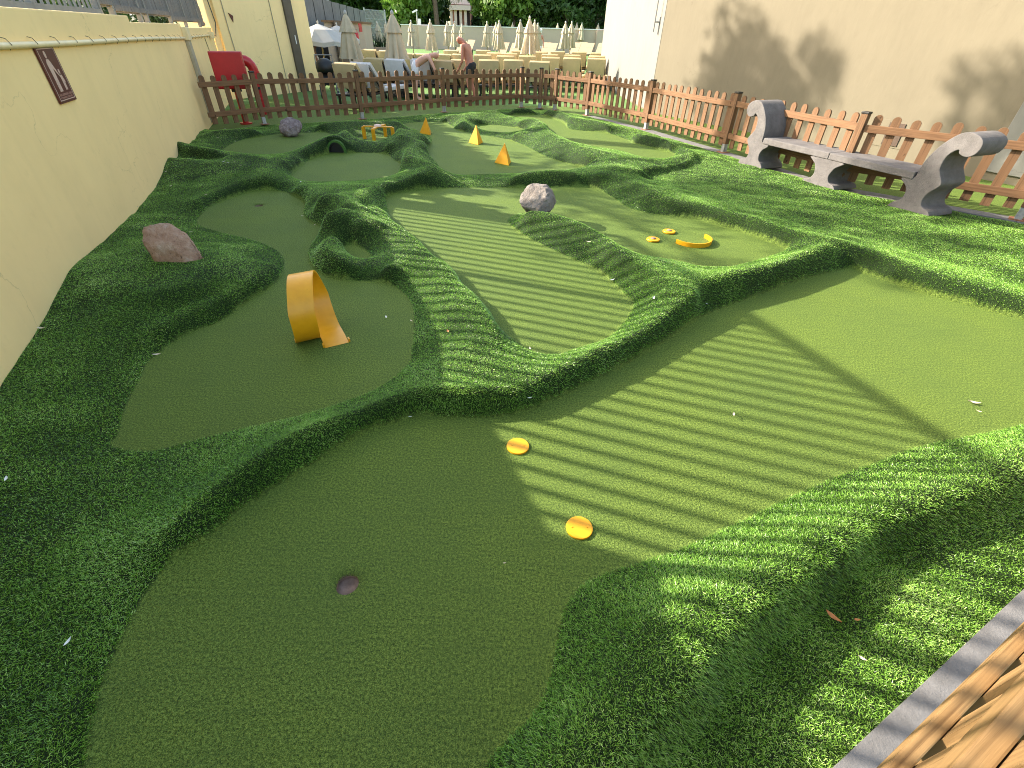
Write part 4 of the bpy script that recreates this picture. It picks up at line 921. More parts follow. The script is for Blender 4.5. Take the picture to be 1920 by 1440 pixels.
UMB = [ # tip x, tip y, canopy bottom y in the photograph, label
 (646,18,115,'beige closed umbrella nearest the left building, leaning over a white towel'),
 (734,18,115,'large beige closed umbrella between two lounger rows, second near one from the left'),
 (707,40,87,'beige closed umbrella just right of the small bar hut'),
 (722.5,41,85,'beige closed umbrella half hidden behind the second large near umbrella'),
 (757,42,68,'small grey beige closed umbrella against the pale far wall beside the lamp post'),
 (770,37,92,'beige closed umbrella below the white lamp post'),
 (806,35,101,'beige closed umbrella in front of the palm trunk'),
 (838,39,92,'beige closed umbrella just right of the palm trunk'),
 (852,39,94,'beige closed umbrella in front of the pink building, leftmost of three'),
 (866,44,90,'beige closed umbrella in front of the pink building doorway, above the bent man'),
 (875,43,69,'small beige closed umbrella by the right end of the pink building'),
 (913,39,93,'wide beige closed umbrella left of a close pair under the dense trees'),
 (930,41,90,'beige closed umbrella standing behind the front one of a close pair'),
 (936,37,97,'beige closed umbrella standing in front in a close pair'),
 (956,42,70,'small beige closed umbrella at the far wall, back one of a touching pair'),
 (961,42,73,'small beige closed umbrella at the far wall, front one of a touching pair'),
 (976,36,93,'beige closed umbrella just left of the tallest central umbrella'),
 (993.5,29,103,'tallest beige closed umbrella near the corner of the picket fence'),
 (1003,36,97,'beige closed umbrella just right of the tallest central umbrella'),
 (1009,42,90,'beige closed umbrella beside the man in white cap'),
 (1046,43,74,'small beige closed umbrella at the far wall right of the man in white cap'),
 (1061,39,94,'wide beige closed umbrella right of the man in white cap'),
 (1072.6,39,92,'beige closed umbrella touching the wide one on its right'),
 (1082,42,72,'small beige closed umbrella at the far wall, left of a wider gap pair'),
 (1091.6,42,74,'small beige closed umbrella at the far wall with a bare pole and mesh lounger below'),
 (1122,43,73,'small beige closed umbrella standing alone at the far wall'),
 (1146,42,88,'beige closed umbrella half hidden behind the last one by the white wall'),
 (1152,40,91,'beige closed umbrella closest to the white end of the right building')]
for i, (tx, ty, by, lb) in enumerate(UMB):
    dpx = max(by-ty, 28); D = 1.23/(dpx/870*math.cos(math.radians(36.5))**2); D = D*math.cos(0.0)
    tip = atdist(tx, ty, D); gz = deckz(D); k_ = i % 3
    if not used[k_]: o = protos[k_]; used[k_] = True
    else: o = copy_tree(protos[k_])
    o['label'] = lb; o['group'] = 'closed beige umbrellas on the sun terrace'
    sc = (tip[2]-gz)/2.21; o.scale = (sc*(1.5 if i < 2 else 1.25), sc*(1.5 if i < 2 else 1.25), sc); o.location = (tip[0], tip[1], gz); o.rotation_euler = (0, 0, random.uniform(0, 6.28))

def open_parasol(x, y, D, r, label):
    top = atdist(x, y, D); gz = deckz(D); root = thing('parasol', label, 'parasol', (top[0], top[1], gz)); hh = top[2]-gz
    MB().cyl((0, 0, 0), 0.025, hh-0.05, 10).build('pole', M['mesh'], root, local=True)
    vs, fs = [(0, 0, hh)], []; n_ = 8
    for k_, (rr, z) in enumerate(((r*0.5, hh-0.16), (r, hh-0.46), (r*1.0, hh-0.58))):
        for q_ in range(n_*2):
            a = 2*math.pi*q_/(n_*2); s_ = 1.0 if q_ % 2 == 0 else 0.955
            vs.append((rr*s_*math.cos(a), rr*s_*math.sin(a), z-(0.05 if q_ % 2 else 0)*(k_ > 0)))
    m_ = n_*2
    fs += [(0, 1+q_, 1+(q_+1) % m_) for q_ in range(m_)]
    for k_ in range(2): fs += [(1+k_*m_+q_, 1+(k_+1)*m_+q_, 1+(k_+1)*m_+(q_+1) % m_, 1+k_*m_+(q_+1) % m_) for q_ in range(m_)]
    MB().add(vs, fs).build('canopy', M['canopyw'], root, local=True)
    MB().lathe((0, 0, hh), [(0.03, 0), (0.03, 0.05), (0.005, 0.1)], 8).build('finial', M['canopyw'], root, local=True)
open_parasol(596, 44, 19.6, 0.95, 'open white parasol above the seated woman by the building corner')
open_parasol(631, 47, 23.5, 0.85, 'open white parasol in front of the small bar hut')

# ------------------------------------------------------------------ sun loungers
def cushbox(mb, c, ax, ay, az, sz): return mb.obox(c, ax, ay, az, sz)
def lounger_proto(cm):
    root = thing('sun_lounger', 'x', 'sun lounger')
    a = math.radians(48); by, bz = 0.80, 0.40; L = 0.74
    top = np.array([0, by-L*math.cos(a), bz+L*math.sin(a)])
    MB().obox((0, 1.36, 0.39), (1, 0, 0), (0, 1, 0), (0, 0, 1), (0.62, 1.15, 0.09)).build('seat_cushion', cm, root, local=True, bevel=0.025, smooth=0.9)
    MB().obox((0, by-L/2*math.cos(a), bz+L/2*math.sin(a)+0.02), (1, 0, 0), (0, -math.cos(a), math.sin(a)), (0, math.sin(a), math.cos(a)), (0.62, L, 0.09)).build('backrest', cm, root, local=True, bevel=0.025, smooth=0.9)
    MB().obox((0, top[1]-0.055, top[2]-0.24), (1, 0, 0), (0, 0.985, 0.17), (0, -0.17, 0.985), (0.61, 0.035, 0.52)).build('cushion_flap', cm, root, local=True, bevel=0.014, smooth=0.9)
    MB().box((0, 1.05, 0.32), (0.60, 1.80, 0.04)).build('frame', M['black'], root, local=True)
    for sx in (-1, 1):
        MB().obox((sx*0.29, 0.47, 0.62), (1, 0, 0), (0, -math.cos(a), math.sin(a)), (0, math.sin(a), math.cos(a)), (0.03, 0.74, 0.03)).build('back_frame', M['black'], root, local=True)
        for yy in (0.25, 1.8): MB().box((sx*0.28, yy, 0.15), (0.04, 0.05, 0.30)).build('leg', M['black'], root, local=True)
    return root
def sling_proto():
    root = thing('sun_lounger', 'x', 'sun lounger'); a = math.radians(52); L = 0.78
    MB().obox((0, 0.95, 0.37), (1, 0, 0), (0, 1, 0), (0, 0, 1), (0.62, 1.25, 0.03)).build('seat', M['mesh'], root, local=True)
    MB().obox((0, 1.58+L/2*math.cos(a), 0.37+L/2*math.sin(a)), (1, 0, 0), (0, math.cos(a), math.sin(a)), (0, -math.sin(a), math.cos(a)), (0.62, L, 0.03)).build('backrest', M['mesh'], root, local=True)
    for sx in (-1, 1):
        for yy in (0.5, 1.7): MB().box((sx*0.29, yy, 0.18), (0.035, 0.035, 0.36)).build('leg', M['black'], root, local=True)
    MB().obox((0, 1.80, 0.50), (1, 0, 0), (0, 0.2, 1), (0, 1, 0), (0.5, 0.45, 0.02)).build('prop', M['black'], root, local=True)
    return root
pc_, pw_, ps_ = lounger_proto(M['cushion']), lounger_proto(M['cushionw']), sling_proto(); first = {id(pc_): True, id(pw_): True, id(ps_): True}
def put_lounger(proto, x, y, label, top=0.93, rz=0.0, sx=1.0, group='cushioned sun loungers in rows on the terrace'):
    e_ = ray(x, y); D = 15.0
    for _ in range(30):                      # distance at which the top edge of the backrest meets this sight line
        zt = top+deckz(D); D = (zt-H)/(e_[2]/e_[1])
    p = atdist(x, y, D)
    if first[id(proto)]: o = proto; first[id(proto)] = False
    else: o = copy_tree(proto)
    o['label'] = label; o['group'] = group; ca, sa = math.cos(rz), math.sin(rz)
    oy = 0.30 if proto is not ps_ else 2.0
    o.location = (p[0]+sa*oy, p[1]-ca*oy, deckz(p[1])); o.rotation_euler = (0, 0, rz); o.scale = (sx, 1, 1)
LOUNG = [(647,123,'cream lounger next to the black pushchair',0),(675,122,'lounger under a white towel below the leaning near umbrella',1),(702,113,'lounger with a sunlit pale cushion left of the second large umbrella',0),
 (740,115,'lounger with a crumpled white towel under the second large umbrella',1),(692,96,'grey shaded lounger behind the two towel loungers',0),(724,98,'shaded lounger half behind the second large umbrella',0),
 (762,103,'dark sided lounger just right of the second large umbrella',0),(789,115,'pale grey lounger behind the stooping white haired person',1),(793,104,'tan lounger behind the stooping white haired person',0),
 (831,105,'cream lounger, rear one of two directly right of the stooping person',0),(832,117,'wide cream lounger, front one of two directly right of the stooping person',0),(846,97,'narrow cream lounger behind the row left of the bent man',0),
 (864,105,'cream lounger immediately left of the bent man, rear one',0),(864,116,'cream lounger immediately left of the bent man, front one',0),(905,106,'cream lounger immediately right of the bent man, rear one',0),(917,116,'cream lounger immediately right of the bent man, front one',0),
 (906,97,'small far cream lounger above the loungers right of the bent man',0),(928,102,'cream lounger partly hidden below the close umbrella pair',0),(948,108,'round shouldered cream lounger left of the tallest umbrella',0),(963,116,'cream lounger by the fence, front one left of the corner post',0),
 (955,103,'cream lounger second behind the front one left of the corner post',0),(973,98,'far cream lounger at the foot of the umbrella left of the tallest one',0),(989,108,'rounded cream lounger directly under the tallest umbrella',0),(1012,119,'cream lounger right behind the fence corner posts',0),
 (1013,100,'far cream lounger right of the tallest umbrella',0),(1031,105,'cream lounger, middle one in a stack of three right of the fence corner',0),(1033,111,'cream lounger, front one in a stack of three right of the fence corner',0),(1046,99,'cream lounger, back one in a stack of three right of the fence corner',0),
 (1073,106,'cream lounger, middle one of the next group of three',0),(1073,112,'cream lounger, front one of the next group of three',0),(1086,100,'cream lounger, back one of the next group of three',0),(1121,102,'cream lounger, back one of three nearest the white wall end',0),
 (1119,108,'cream lounger, middle one of three nearest the white wall end',0),(1119,113,'cream lounger with wrinkled flap, front one of three nearest the white wall end',0),(1150,101,'cream lounger cut off by the white wall end',0)]
for x, y, lb, w in LOUNG: put_lounger(pw_ if w else pc_, x, y, lb, rz=random.uniform(-0.06, 0.06)+(-0.35 if x < 860 else -0.12 if x < 1000 else -0.2))
for x, y, lb in [(884,75,'pale sling lounger in the far row above the bent man'),(868,77,'sling lounger in the far row left of the pale one'),(947,80,'sling lounger in the far row behind the close umbrella pair'),(968,81,'sling lounger in the far row under the touching umbrella pair'),(1026,80,'sling lounger in the far row with a towel, right of the man in white cap'),(1038,81,'sling lounger in the far row left of the wide umbrella'),
   (1082,80,'sling lounger in the far row right of the wide umbrella'),(1094,79,'sling lounger in the far row under the bare umbrella pole'),(1107,81,'sling lounger in the far row with a rounded top'),(1130,81,'sling lounger in the far row under the lone umbrella'),(1156,84,'sling lounger in the far row against the white wall end')]:
    put_lounger(ps_, x, y, lb, top=0.98, rz=-0.55, group='sling loungers in the far row')

# ------------------------------------------------------------------ people
def skin_mesh(name, chains, mat, parent=None, loc=(0, 0, 0), rz=0.0, sub=2):
    vs, es, rs = [], [], []
    key = {}
    def vi(p, r):
        kk = tuple(round(c, 4) for c in p)
        if kk not in key: key[kk] = len(vs); vs.append(p); rs.append(r)
        return key[kk]
    for ch in chains:
        pr = None
        for (x, y, z, r) in ch:
            i = vi((x, y, z), r)
            if pr is not None and pr != i: es.append((pr, i))
            pr = i
    me = bpy.data.meshes.new(name); me.from_pydata(vs, es, []); o = bpy.data.objects.new(name, me); COL.objects.link(o)
    m = o.modifiers.new('skin', 'SKIN'); m.use_smooth_shade = True
    for i, sv in enumerate(me.skin_vertices[0].data): sv.radius = (rs[i], rs[i]); sv.use_root = (i == 0)
    s_ = o.modifiers.new('sub', 'SUBSURF'); s_.levels = sub; s_.render_levels = sub
    dg = bpy.context.evaluated_depsgraph_get(); ev = o.evaluated_get(dg); nm = bpy.data.meshes.new_from_object(ev)
    o.modifiers.clear(); o.data = nm; bpy.data.meshes.remove(me); nm.materials.clear(); nm.materials.append(mat)
    nm.polygons.foreach_set('use_smooth', [True]*len(nm.polygons))
    if parent is not None: o.parent = parent
    o.location = loc; o.rotation_euler = (0, 0, rz); return o
def hand(w, d, out, up_=(0, 0, 1)):
    w, d, out = np.array(w), np.array(d)/np.linalg.norm(d), np.array(out); ch = []; palm = w+d*0.075
    ch.append([(*w, 0.026), (*palm, 0.030)])
    for i, (o_, L) in enumerate(((-.03, .07), (-.01, .082), (.01, .078), (.03, .06))):
        k_ = palm+out*o_+d*0.02; ch.append([(*palm, 0.030), (*k_, 0.010), (*(k_+d*L*0.55), 0.009), (*(k_+d*L+np.cross(d, out)*0.02), 0.007)])
    t = w+d*0.03-out*0.035; ch.append([(*w, 0.026), (*t, 0.011), (*(t+d*0.045-out*0.012), 0.009)]); return ch
def figure(loc, rz, label, bend, skin, short, hair, head_tilt, arms, knee=0.05, sc=1.0, cap=None, top=None):
    root = thing('person', label, 'person', loc, rz); root.scale = (sc,)*3
    hip = np.array([0, 0, 0.93]); sp = np.array([0, math.sin(bend), math.cos(bend)])
    chest = hip+sp*0.36; neck = hip+sp*0.53; hd = np.array([0, math.sin(bend+head_tilt), math.cos(bend+head_tilt)])
    head = neck+hd*0.14; crown = neck+hd*0.235; fwdv = np.array([0, math.cos(bend+head_tilt), -math.sin(bend+head_tilt)])
    ch = [[(*hip, .125), (*(hip+sp*0.17), .118), (*chest, .145), (*(hip+sp*0.47), .085), (*neck, .055), (*head, .092), (*crown, .070)],
          [(*head, .092), (*(head+fwdv*0.10-hd*0.01), .018)], [(*head, .092), (*(head+fwdv*0.075-hd*0.075), .035)]]
    legs = []
    for sx in (-1, 1):
        hp = np.array([sx*0.09, 0, 0.86]); kn = np.array([sx*0.11, knee, 0.47]); an = np.array([sx*0.12, -0.02, 0.08]); toe = np.array([sx*0.14, 0.16, 0.03])
        legs.append([(*hip, .125), (*hp, .092), (*((hp+kn)/2), .075), (*kn, .054), (*((kn+an)/2+(0, -.02, 0.05)), .052), (*an, .036), (*((an+toe)/2+(0, 0, -.02)), .036), (*toe, .026)])
        sh = hip+sp*0.45+np.array([sx*0.18, 0, 0]); el, wr = (np.array(a) for a in arms[0 if sx < 0 else 1])
        ch.append([(*chest, .145), (*sh, .060), (*((sh+el)/2), .047), (*el, .038), (*((el+wr)/2), .034), (*wr, .025)])
        ch += hand(wr, wr-el, np.array([0, 1.0, 0]))
        ear = head+np.array([sx*0.09, 0, 0]); ch.append([(*head, .092), (*ear, .02)])
    skin_mesh('body', ch+legs, skin, root, sub=1)
    sh_ = [[(*(hip+sp*0.06), .150), (*hip, .150)]]
    for sx in (-1, 1):
        hp = np.array([sx*0.09, 0, 0.86]); kn = np.array([sx*0.11, knee, 0.47]); q_ = hp+(kn-hp)*0.55
        sh_.append([(*hip, .150), (*hp, .115), (*q_, .098)])
    skin_mesh('shorts', sh_, short, root, sub=1)
    if hair is not None: skin_mesh('hair', [[(*(head+hd*0.03-fwdv*0.035), .088), (*(crown-fwdv*0.015), .082)]], hair, root, sub=2)
    if cap is not None:
        skin_mesh('cap', [[(*(head+hd*0.06), .094), (*(crown+hd*0.01), .075)], [(*(head+hd*0.06), .094), (*(head+hd*0.06+fwdv*0.14), .03)]], cap, root, sub=2)
    return root
Dp = 15.6; p = atdist(884, 150, Dp)
figure((p[0], Dp, 0), math.radians(68), 'sunburnt bald man in black shorts bending his head behind the far fence', 0.38, M['tan'], M['cloth_k'], None, 0.75, [((-.23, .14, 1.02), (-.19, .30, 0.82)), ((.23, .13, 1.02), (.17, .30, 0.80))])
Dp = 16.0; p = atdist(800, 150, Dp)
figure((p[0]-0.3, Dp, 0), math.radians(-80), 'white haired person in white shorts stooping over a lounger', 1.18, M['pale'], M['cloth_w'], M['hairw'], 0.25, [((-.24, .55, 0.82), (-.20, .60, 0.58)), ((.24, .55, 0.82), (.20, .62, 0.58))], 0.0, 0.97)
Dp = 37.0; p = atdist(1012, 57, Dp)
figure((p[0], Dp, deckz(Dp)), math.radians(200), 'shirtless man in a white cap and pale shorts standing by the far wall', 0.12, M['tan'], M['cloth_w'], None, 0.1, [((-.28, .02, 1.12), (-.26, .14, 0.90)), ((.28, .02, 1.12), (.27, .12, 0.88))], 0.04, 0.98, cap=M['white'])
# seated woman under the parasol
Dp = 18.9; p = atdist(592, 128, Dp); root = thing('person', 'seated dark haired woman in a pale top with bare legs under the white parasol', 'person', (p[0]+0.05, Dp, 0), math.radians(-75))
ch = [[(0, 0, .52, .12), (0, -.03, .70, .11), (0, -.02, .88, .135), (0, 0, 1.03, .07), (0, .01, 1.08, .05), (0, .03, 1.20, .088), (0, .02, 1.29, .07)], [(0, .03, 1.20, .088), (0, .13, 1.18, .016)]]
for sx in (-1, 1):
    ch.append([(0, 0, .52, .12), (sx*.10, .06, .50, .09), (sx*.12, .44, .50, .06), (sx*.13, .55, .28, .05), (sx*.14, .66, .08, .036), (sx*.15, .80, .04, .026)])
    ch.append([(0, -.02, .88, .135), (sx*.19, 0, .95, .055), (sx*.23, .10, .74, .04), (sx*.18, .30, .66, .028)]); ch += hand((sx*.18, .30, .66), (0, 1, -.2), np.array([1.0, 0, 0]))
skin_mesh('body', ch, M['brownskin'], root, sub=1)
skin_mesh('top', [[(0, 0, .56, .135), (0, -.03, .70, .13), (0, -.02, .88, .155), (0, -.01, .97, .09)]], M['clothp'], root, sub=1)
skin_mesh('hair', [[(0, 0, 1.24, .092), (0, -.02, 1.30, .08)], [(0, 0, 1.24, .092), (0, -.09, 1.12, .05)]], M['hairk'], root, sub=1)
root = thing('garden_chair', 'red seated garden chair under the seated woman', 'chair', (p[0]+0.0, Dp, 0), math.radians(-75))
MB().box((0, 0, 0.41), (0.46, 0.46, 0.05)).build('seat', M['red'], root, local=True); MB().box((0, -0.22, 0.66), (0.46, 0.03, 0.42)).build('backrest', M['black'], root, local=True)
for sx in (-1, 1):
    for sy in (-1, 1): MB().box((sx*.2, sy*.2, .19), (.03, .03, .38)).build('leg', M['black'], root, local=True)
q_ = atdist(621, 130, 19.0); root = thing('garden_table', 'small glass topped garden table beside the seated woman', 'table', (q_[0], 19.0, 0))
MB().box((0, 0, 0.72), (0.75, 0.75, 0.02)).build('tabletop', M['farwall'], root, local=True)
for sx in (-1, 1):
    for sy in (-1, 1): MB().box((sx*.32, sy*.32, .355), (.03, .03, .71)).build('leg', M['black'], root, local=True)
MB().tube([(0.13*math.cos(t), -.33, .45+.13*math.sin(t)) for t in np.linspace(0, 6.28, 16)], .012, 6).build('ring_ornament', M['black'], root, local=True)
# pushchair
q_ = g(620, 182); root = thing('pushchair', 'black pushchair with hood up parked behind the far fence', 'pushchair', (q_[0], q_[1], 0), math.radians(20))
MB().lathe((0, 0, 0.62), [(0.24, 0), (0.26, 0.12), (0.22, 0.25), (0.10, 0.33), (0.01, 0.345)], 18).build('hood', M['black'], root, local=True, smooth=True)
MB().obox((0, 0.0, 0.5), (1, 0, 0), (0, .9, .43), (0, -.43, .9), (0.40, 0.55, 0.18)).build('seat', M['cloth_k'], root, local=True, bevel=.03)
MB().tube([(-.24, .3, .75), (-.24, .42, 1.02), (.24, .42, 1.02), (.24, .3, .75)], .018, 8).build('handle', M['steel'], root, local=True)
for sx in (-1, 1):
    MB().tube([(sx*.22, -.35, .12), (sx*.22, .3, .75)], .014, 6).build('frame_tube', M['steel'], root, local=True); MB().tube([(sx*.22, .38, .14), (sx*.22, -.1, .6)], .014, 6).build('frame_tube', M['steel'], root, local=True)
    for yy, r_ in ((-.36, .10), (.38, .14)):
        MB().tube([(sx*.24+.02*t, yy, r_) for t in (-1, 1)], r_, 16).build('wheel', M['black'], root, local=True)

# ------------------------------------------------------------------ far side of the terrace
WY = 52.0; zt = atdist(960, 52, WY)[2]; x0, x1 = atdist(752, 52, WY)[0], atdist(1240, 52, WY)[0]
root = thing('garden_wall', 'long pale rendered wall across the far end of the sun terrace', 'wall', ((x0+x1)/2, WY, 0))
MB().box(((x0+x1)/2, WY+0.15, zt/2), (x1-x0, 0.3, zt)).build('wall', M['farwall'], root)
MB().box(((x0+x1)/2, WY+0.15, zt+0.03), (x1-x0+0.1, 0.4, 0.06)).build('coping', M['white'], root)
for px in (795, 930, 1128): MB().box((atdist(px, 60, WY)[0], WY-0.15, zt/2-0.02), (0.9, 0.3, zt-0.04)).build('pier', M['farwall'], root, bevel=.02)
# bar hut
a, b, c_ = atdist(617, 100, 25.0), atdist(688, 100, 27.0), atdist(702, 100, 29.5); zt = atdist(650, 43, 26)[2]
root = thing('bar_hut', 'small cream hut with a thin brown flat roof behind the near umbrellas', 'hut', (a[0], 25, 0))
poly = [(a[0], 25.0), (b[0], 27.0), (c_[0], 29.5), (c_[0]-1, 33), (a[0]-1, 31)]
MB().prism([(*q_, 0) for q_ in poly], (0, 0, zt)).build('wall', M['farwall'], root)
cen = np.mean(np.array(poly), 0); MB().prism([(*(cen+(np.array(q_)-cen)*1.07), zt) for q_ in poly], (0, 0, 0.07)).build('roof', M['wood'], root)
ed = np.array([b[0]-a[0], 2.0]); ed /= np.linalg.norm(ed); enn = np.array([ed[1], -ed[0]])
dz_ = np.array(a[:2])+ed*0.66*np.linalg.norm(np.array([b[0]-a[0], 2.0]))*0.0
dp = atdist(641, 80, 25.6); MB().obox((dp[0], dp[1]-0.06, 0.95), (*ed, 0), (*enn, 0), (0, 0, 1), (0.55, 0.06, 1.9)).build('door', M['bark'], root)
sp_ = atdist(677, 52, 26.5); MB().obox((sp_[0], sp_[1]-0.12, sp_[2]), (*ed, 0), (*enn, 0), (0, 0, 1), (0.17, 0.03, 0.3)).build('red_notice', M['red'], root)
sp_ = atdist(671, 70, 25.9); root = thing('fire_extinguisher', 'red fire extinguisher hanging on the cream hut wall', 'fire extinguisher', (sp_[0], sp_[1]-0.15, sp_[2]-0.25))
MB().lathe((0, 0, 0), [(.07, 0), (.09, .03), (.09, .38), (.05, .46), (.02, .5)], 14).build('cylinder', M['red'], root, local=True, smooth=.8); MB().box((0, -.03, .52), (.05, .12, .03)).build('valve', M['black'], root, local=True)
# tall grey screen panels on the left side of the terrace
P0, P1 = np.array([-9.2, 21.0]), np.array(atdist(684, 30, 38.0)[:2]); z1 = atdist(684, 19.5, 38.0)[2]
d_ = P1-P0; L_ = np.linalg.norm(d_); d_ /= L_; n_d = np.array([d_[1], -d_[0]])
root = thing('screen_fence', 'tall grey panel screen along the left edge of the sun terrace', 'fence', (*P0, 0))
np_ = 11
for i in range(np_):
    c0_ = P0+d_*L_*(i+0.5)/np_; hgt_ = np.interp(i, [0, np_-1], [2.9, z1]); MB().obox((*c0_, hgt_/2), (*d_, 0), (*n_d, 0), (0, 0, 1), (L_/np_-0.04, 0.04, hgt_)).build('panel', M['grey_wood'], root)
    MB().obox((*(P0+d_*L_*i/np_), hgt_/2), (*d_, 0), (*n_d, 0), (0, 0, 1), (0.05, 0.07, hgt_+0.05)).build('post', M['black'], root)
Q0, Q1 = P1, np.array(atdist(722, 30, 41.0)[:2]); z1 = atdist(720, 20, 41.0)[2]
root = thing('mesh_fence', 'grey wire mesh fence panel beyond the screen panels', 'fence', (*Q0, 0)); d2 = Q1-Q0; L2 = np.linalg.norm(d2); d2 /= L2
mb = MB()
for t in np.arange(0.05, L2, 0.12): q_ = Q0+d2*t; mb.box((*q_, z1/2), (0.022, 0.022, z1))
for z in np.arange(0.4, z1, 0.45): q_ = (Q0+Q1)/2; mb.obox((*q_, z), (*d2, 0), (-d2[1], d2[0], 0), (0, 0, 1), (L2, 0.02, 0.022))
mb.build('wire_mesh', M['galv'], root)
for q_ in (Q0, Q1): MB().box((*q_, z1/2+.03), (0.08, 0.08, z1+.06)).build('post', M['galv'], root)
# planter by the hut
q_ = atdist(712, 90, 33.0); zt_ = atdist(712, 88, 33)[2]
root = thing('planter', 'rendered planter box with spiky grass beside the hut', 'planter', (q_[0], 33, deckz(33)))
MB().box((q_[0], 33, (zt_)/2), (1.6, 0.8, zt_)).build('box', M['farwall'], root)
mb = MB()
for i in range(120):
    bx_, by_ = q_[0]+random.uniform(-.7, .7), 33+random.uniform(-.3, .3); mb.tube([(bx_, by_, zt_-0.02), (bx_+random.uniform(-.12, .12), by_, zt_+random.uniform(.3, .6))], [.02, .004], 4)
mb.build('spiky_grass', M['leaf_d'], root)

# vegetation
def leaf_cloud(centres, radii, per, size, seed, droop=0.3):
    r = np.random.default_rng(seed); C_, R_l = np.array(centres), np.array(radii); n = len(C_)*per
    idx = np.repeat(np.arange(len(C_)), per); u = r.normal(size=(n, 3)); u /= np.linalg.norm(u, axis=1)[:, None]
    rad = r.random(n)**0.45; P = C_[idx]+u*rad[:, None]*R_l[idx]
    nrm = u*0.7+r.normal(size=(n, 3))*0.6+np.array([0, 0, 0.4]); nrm /= np.linalg.norm(nrm, axis=1)[:, None]
    a = np.cross(nrm, r.normal(size=(n, 3))); a /= np.linalg.norm(a, axis=1)[:, None]; b = np.cross(nrm, a)
    s = size*(0.6+0.8*r.random(n))[:, None]
    V = np.stack([P-a*s, P-b*s*0.45, P+a*s-np.array([0, 0, droop])*s, P+b*s*0.45], 1).reshape(-1, 3); Fq = np.arange(n*4).reshape(-1, 4)
    ct = r.random(len(C_)); tint = np.clip(ct[idx]*0.6+r.random(n)*0.5-0.05, 0, 1); return V, Fq, np.repeat(tint, 4)
def tree(label, base, trunk_h, crown_c, crown_r, nclump, per, size, mat, seed, name='tree', crad=(0.5, 1.0), group=None, forks=5):
    r = np.random.default_rng(seed); base = np.array(base, float); root = thing(name, label, 'tree', base, 0, group)
    cc_ = np.array(crown_c, float); cr = np.array(crown_r, float)
    u = r.normal(size=(nclump, 3)); u /= np.linalg.norm(u, axis=1)[:, None]; cen = cc_+u*cr*(r.random(nclump)**0.4)[:, None]
    rad = r.uniform(*crad, size=nclump)[:, None]*np.array([1, 1, 0.75])
    V, Fq, T = leaf_cloud(cen, rad, per, size, seed+1); V = V-base
    me = mesh_np('crown', V, Fq, 4); a_ = me.attributes.new('tint', 'FLOAT', 'POINT'); a_.data.foreach_set('value', T.astype(np.float32)); me.materials.append(mat)
    o = bpy.data.objects.new('crown', me); COL.objects.link(o); o.parent = root
    mb = MB(); mid = base+np.array([0.1, 0.05, trunk_h]); tr_ = 0.05+0.035*trunk_h
    mb.tube([base, base+(mid-base)*0.5+np.array([.06, 0, 0]), mid], [tr_*1.3, tr_, tr_*0.8], 10)
    for q_ in cen[:forks]: mb.tube([mid-(0, 0, .1), (mid+q_)/2+np.array([0, 0, .2]), q_], [tr_*0.7, tr_*0.4, tr_*0.12], 7)
    mb.build('trunk', M['bark'], root, smooth=True); return root
# beyond the far wall
tz = 1.2
k_ = 0
for (px, D, w, hgt, mt, lb) in [
  (922, 60, 1.9, 7.5, 'leaf_l', 'bright green drooping tree right of the pink building'),
  (962, 58, 3.2, 8.5, 'leaf_l', 'large leafy tree with light clumps behind the close umbrella pair'),
  (1005, 59, 3.8, 9.0, 'leaf_d', 'dense dark green tree behind the man in white cap'),
  (1060, 58, 3.8, 9.0, 'leaf_d', 'dense green tree with pale hanging clumps behind the wide umbrella'),
  (1115, 59, 3.8, 9.0, 'leaf_d', 'dark dense tree behind the lone far umbrella'),
  (1165, 58, 3.6, 8.5, 'leaf_d', 'dark tree partly hidden by the white end of the right building'),
  (765, 57, 2.0, 6.0, 'leaf_l', 'light green feathery tree behind the lamp post'),
  (797, 62, 1.8, 7.0, 'leaf_d', 'dark shrubby tree behind the palm trunk'),
  (735, 66, 3.4, 8.0, 'leaf_d', 'dark green tree above the wire mesh fence'),
  (690, 64, 3.6, 8.0, 'leaf_d', 'deep green tree above the right end of the screen panels'),
  (640, 62, 3.6, 8.5, 'leaf_d', 'deep green tree above the middle of the screen panels'),
  (590, 60, 3.6, 9.0, 'leaf_d', 'deep green tree above the left end of the screen panels')]:
    q_ = atdist(px, 50, D); k_ += 1
    tree(lb, (q_[0], D, 0.3), 2.6, (q_[0], D, 1.6+hgt*0.5), (w, 2.2, hgt*0.46), 90, 90, 0.26, M[mt], 100+k_, crad=(0.55, 1.1))
# leafy mass further back so no sky shows between the crowns
r = np.random.default_rng(5); cen = np.stack([r.uniform(-34, 22, 420), r.uniform(78, 86, 420), r.uniform(0.5, 9.5, 420)], -1)
keep_ = ~((cen[:, 0] > atdist(838, 20, 78)[0]-0.8) & (cen[:, 0] < atdist(885, 20, 78)[0]+0.3)); cen = cen[keep_]
V, Fq, T = leaf_cloud(cen, np.full((len(cen), 3), 1.9), 90, 0.5, 6); me = mesh_np('treeline', V, Fq, 4); a_ = me.attributes.new('tint', 'FLOAT', 'POINT'); a_.data.foreach_set('value', (T*0.5).astype(np.float32)); me.materials.append(M['leaf_d'])
o = bpy.data.objects.new('treeline', me); COL.objects.link(o); tag(o, 'dark mass of distant trees behind the terrace', 'trees', kind='stuff')
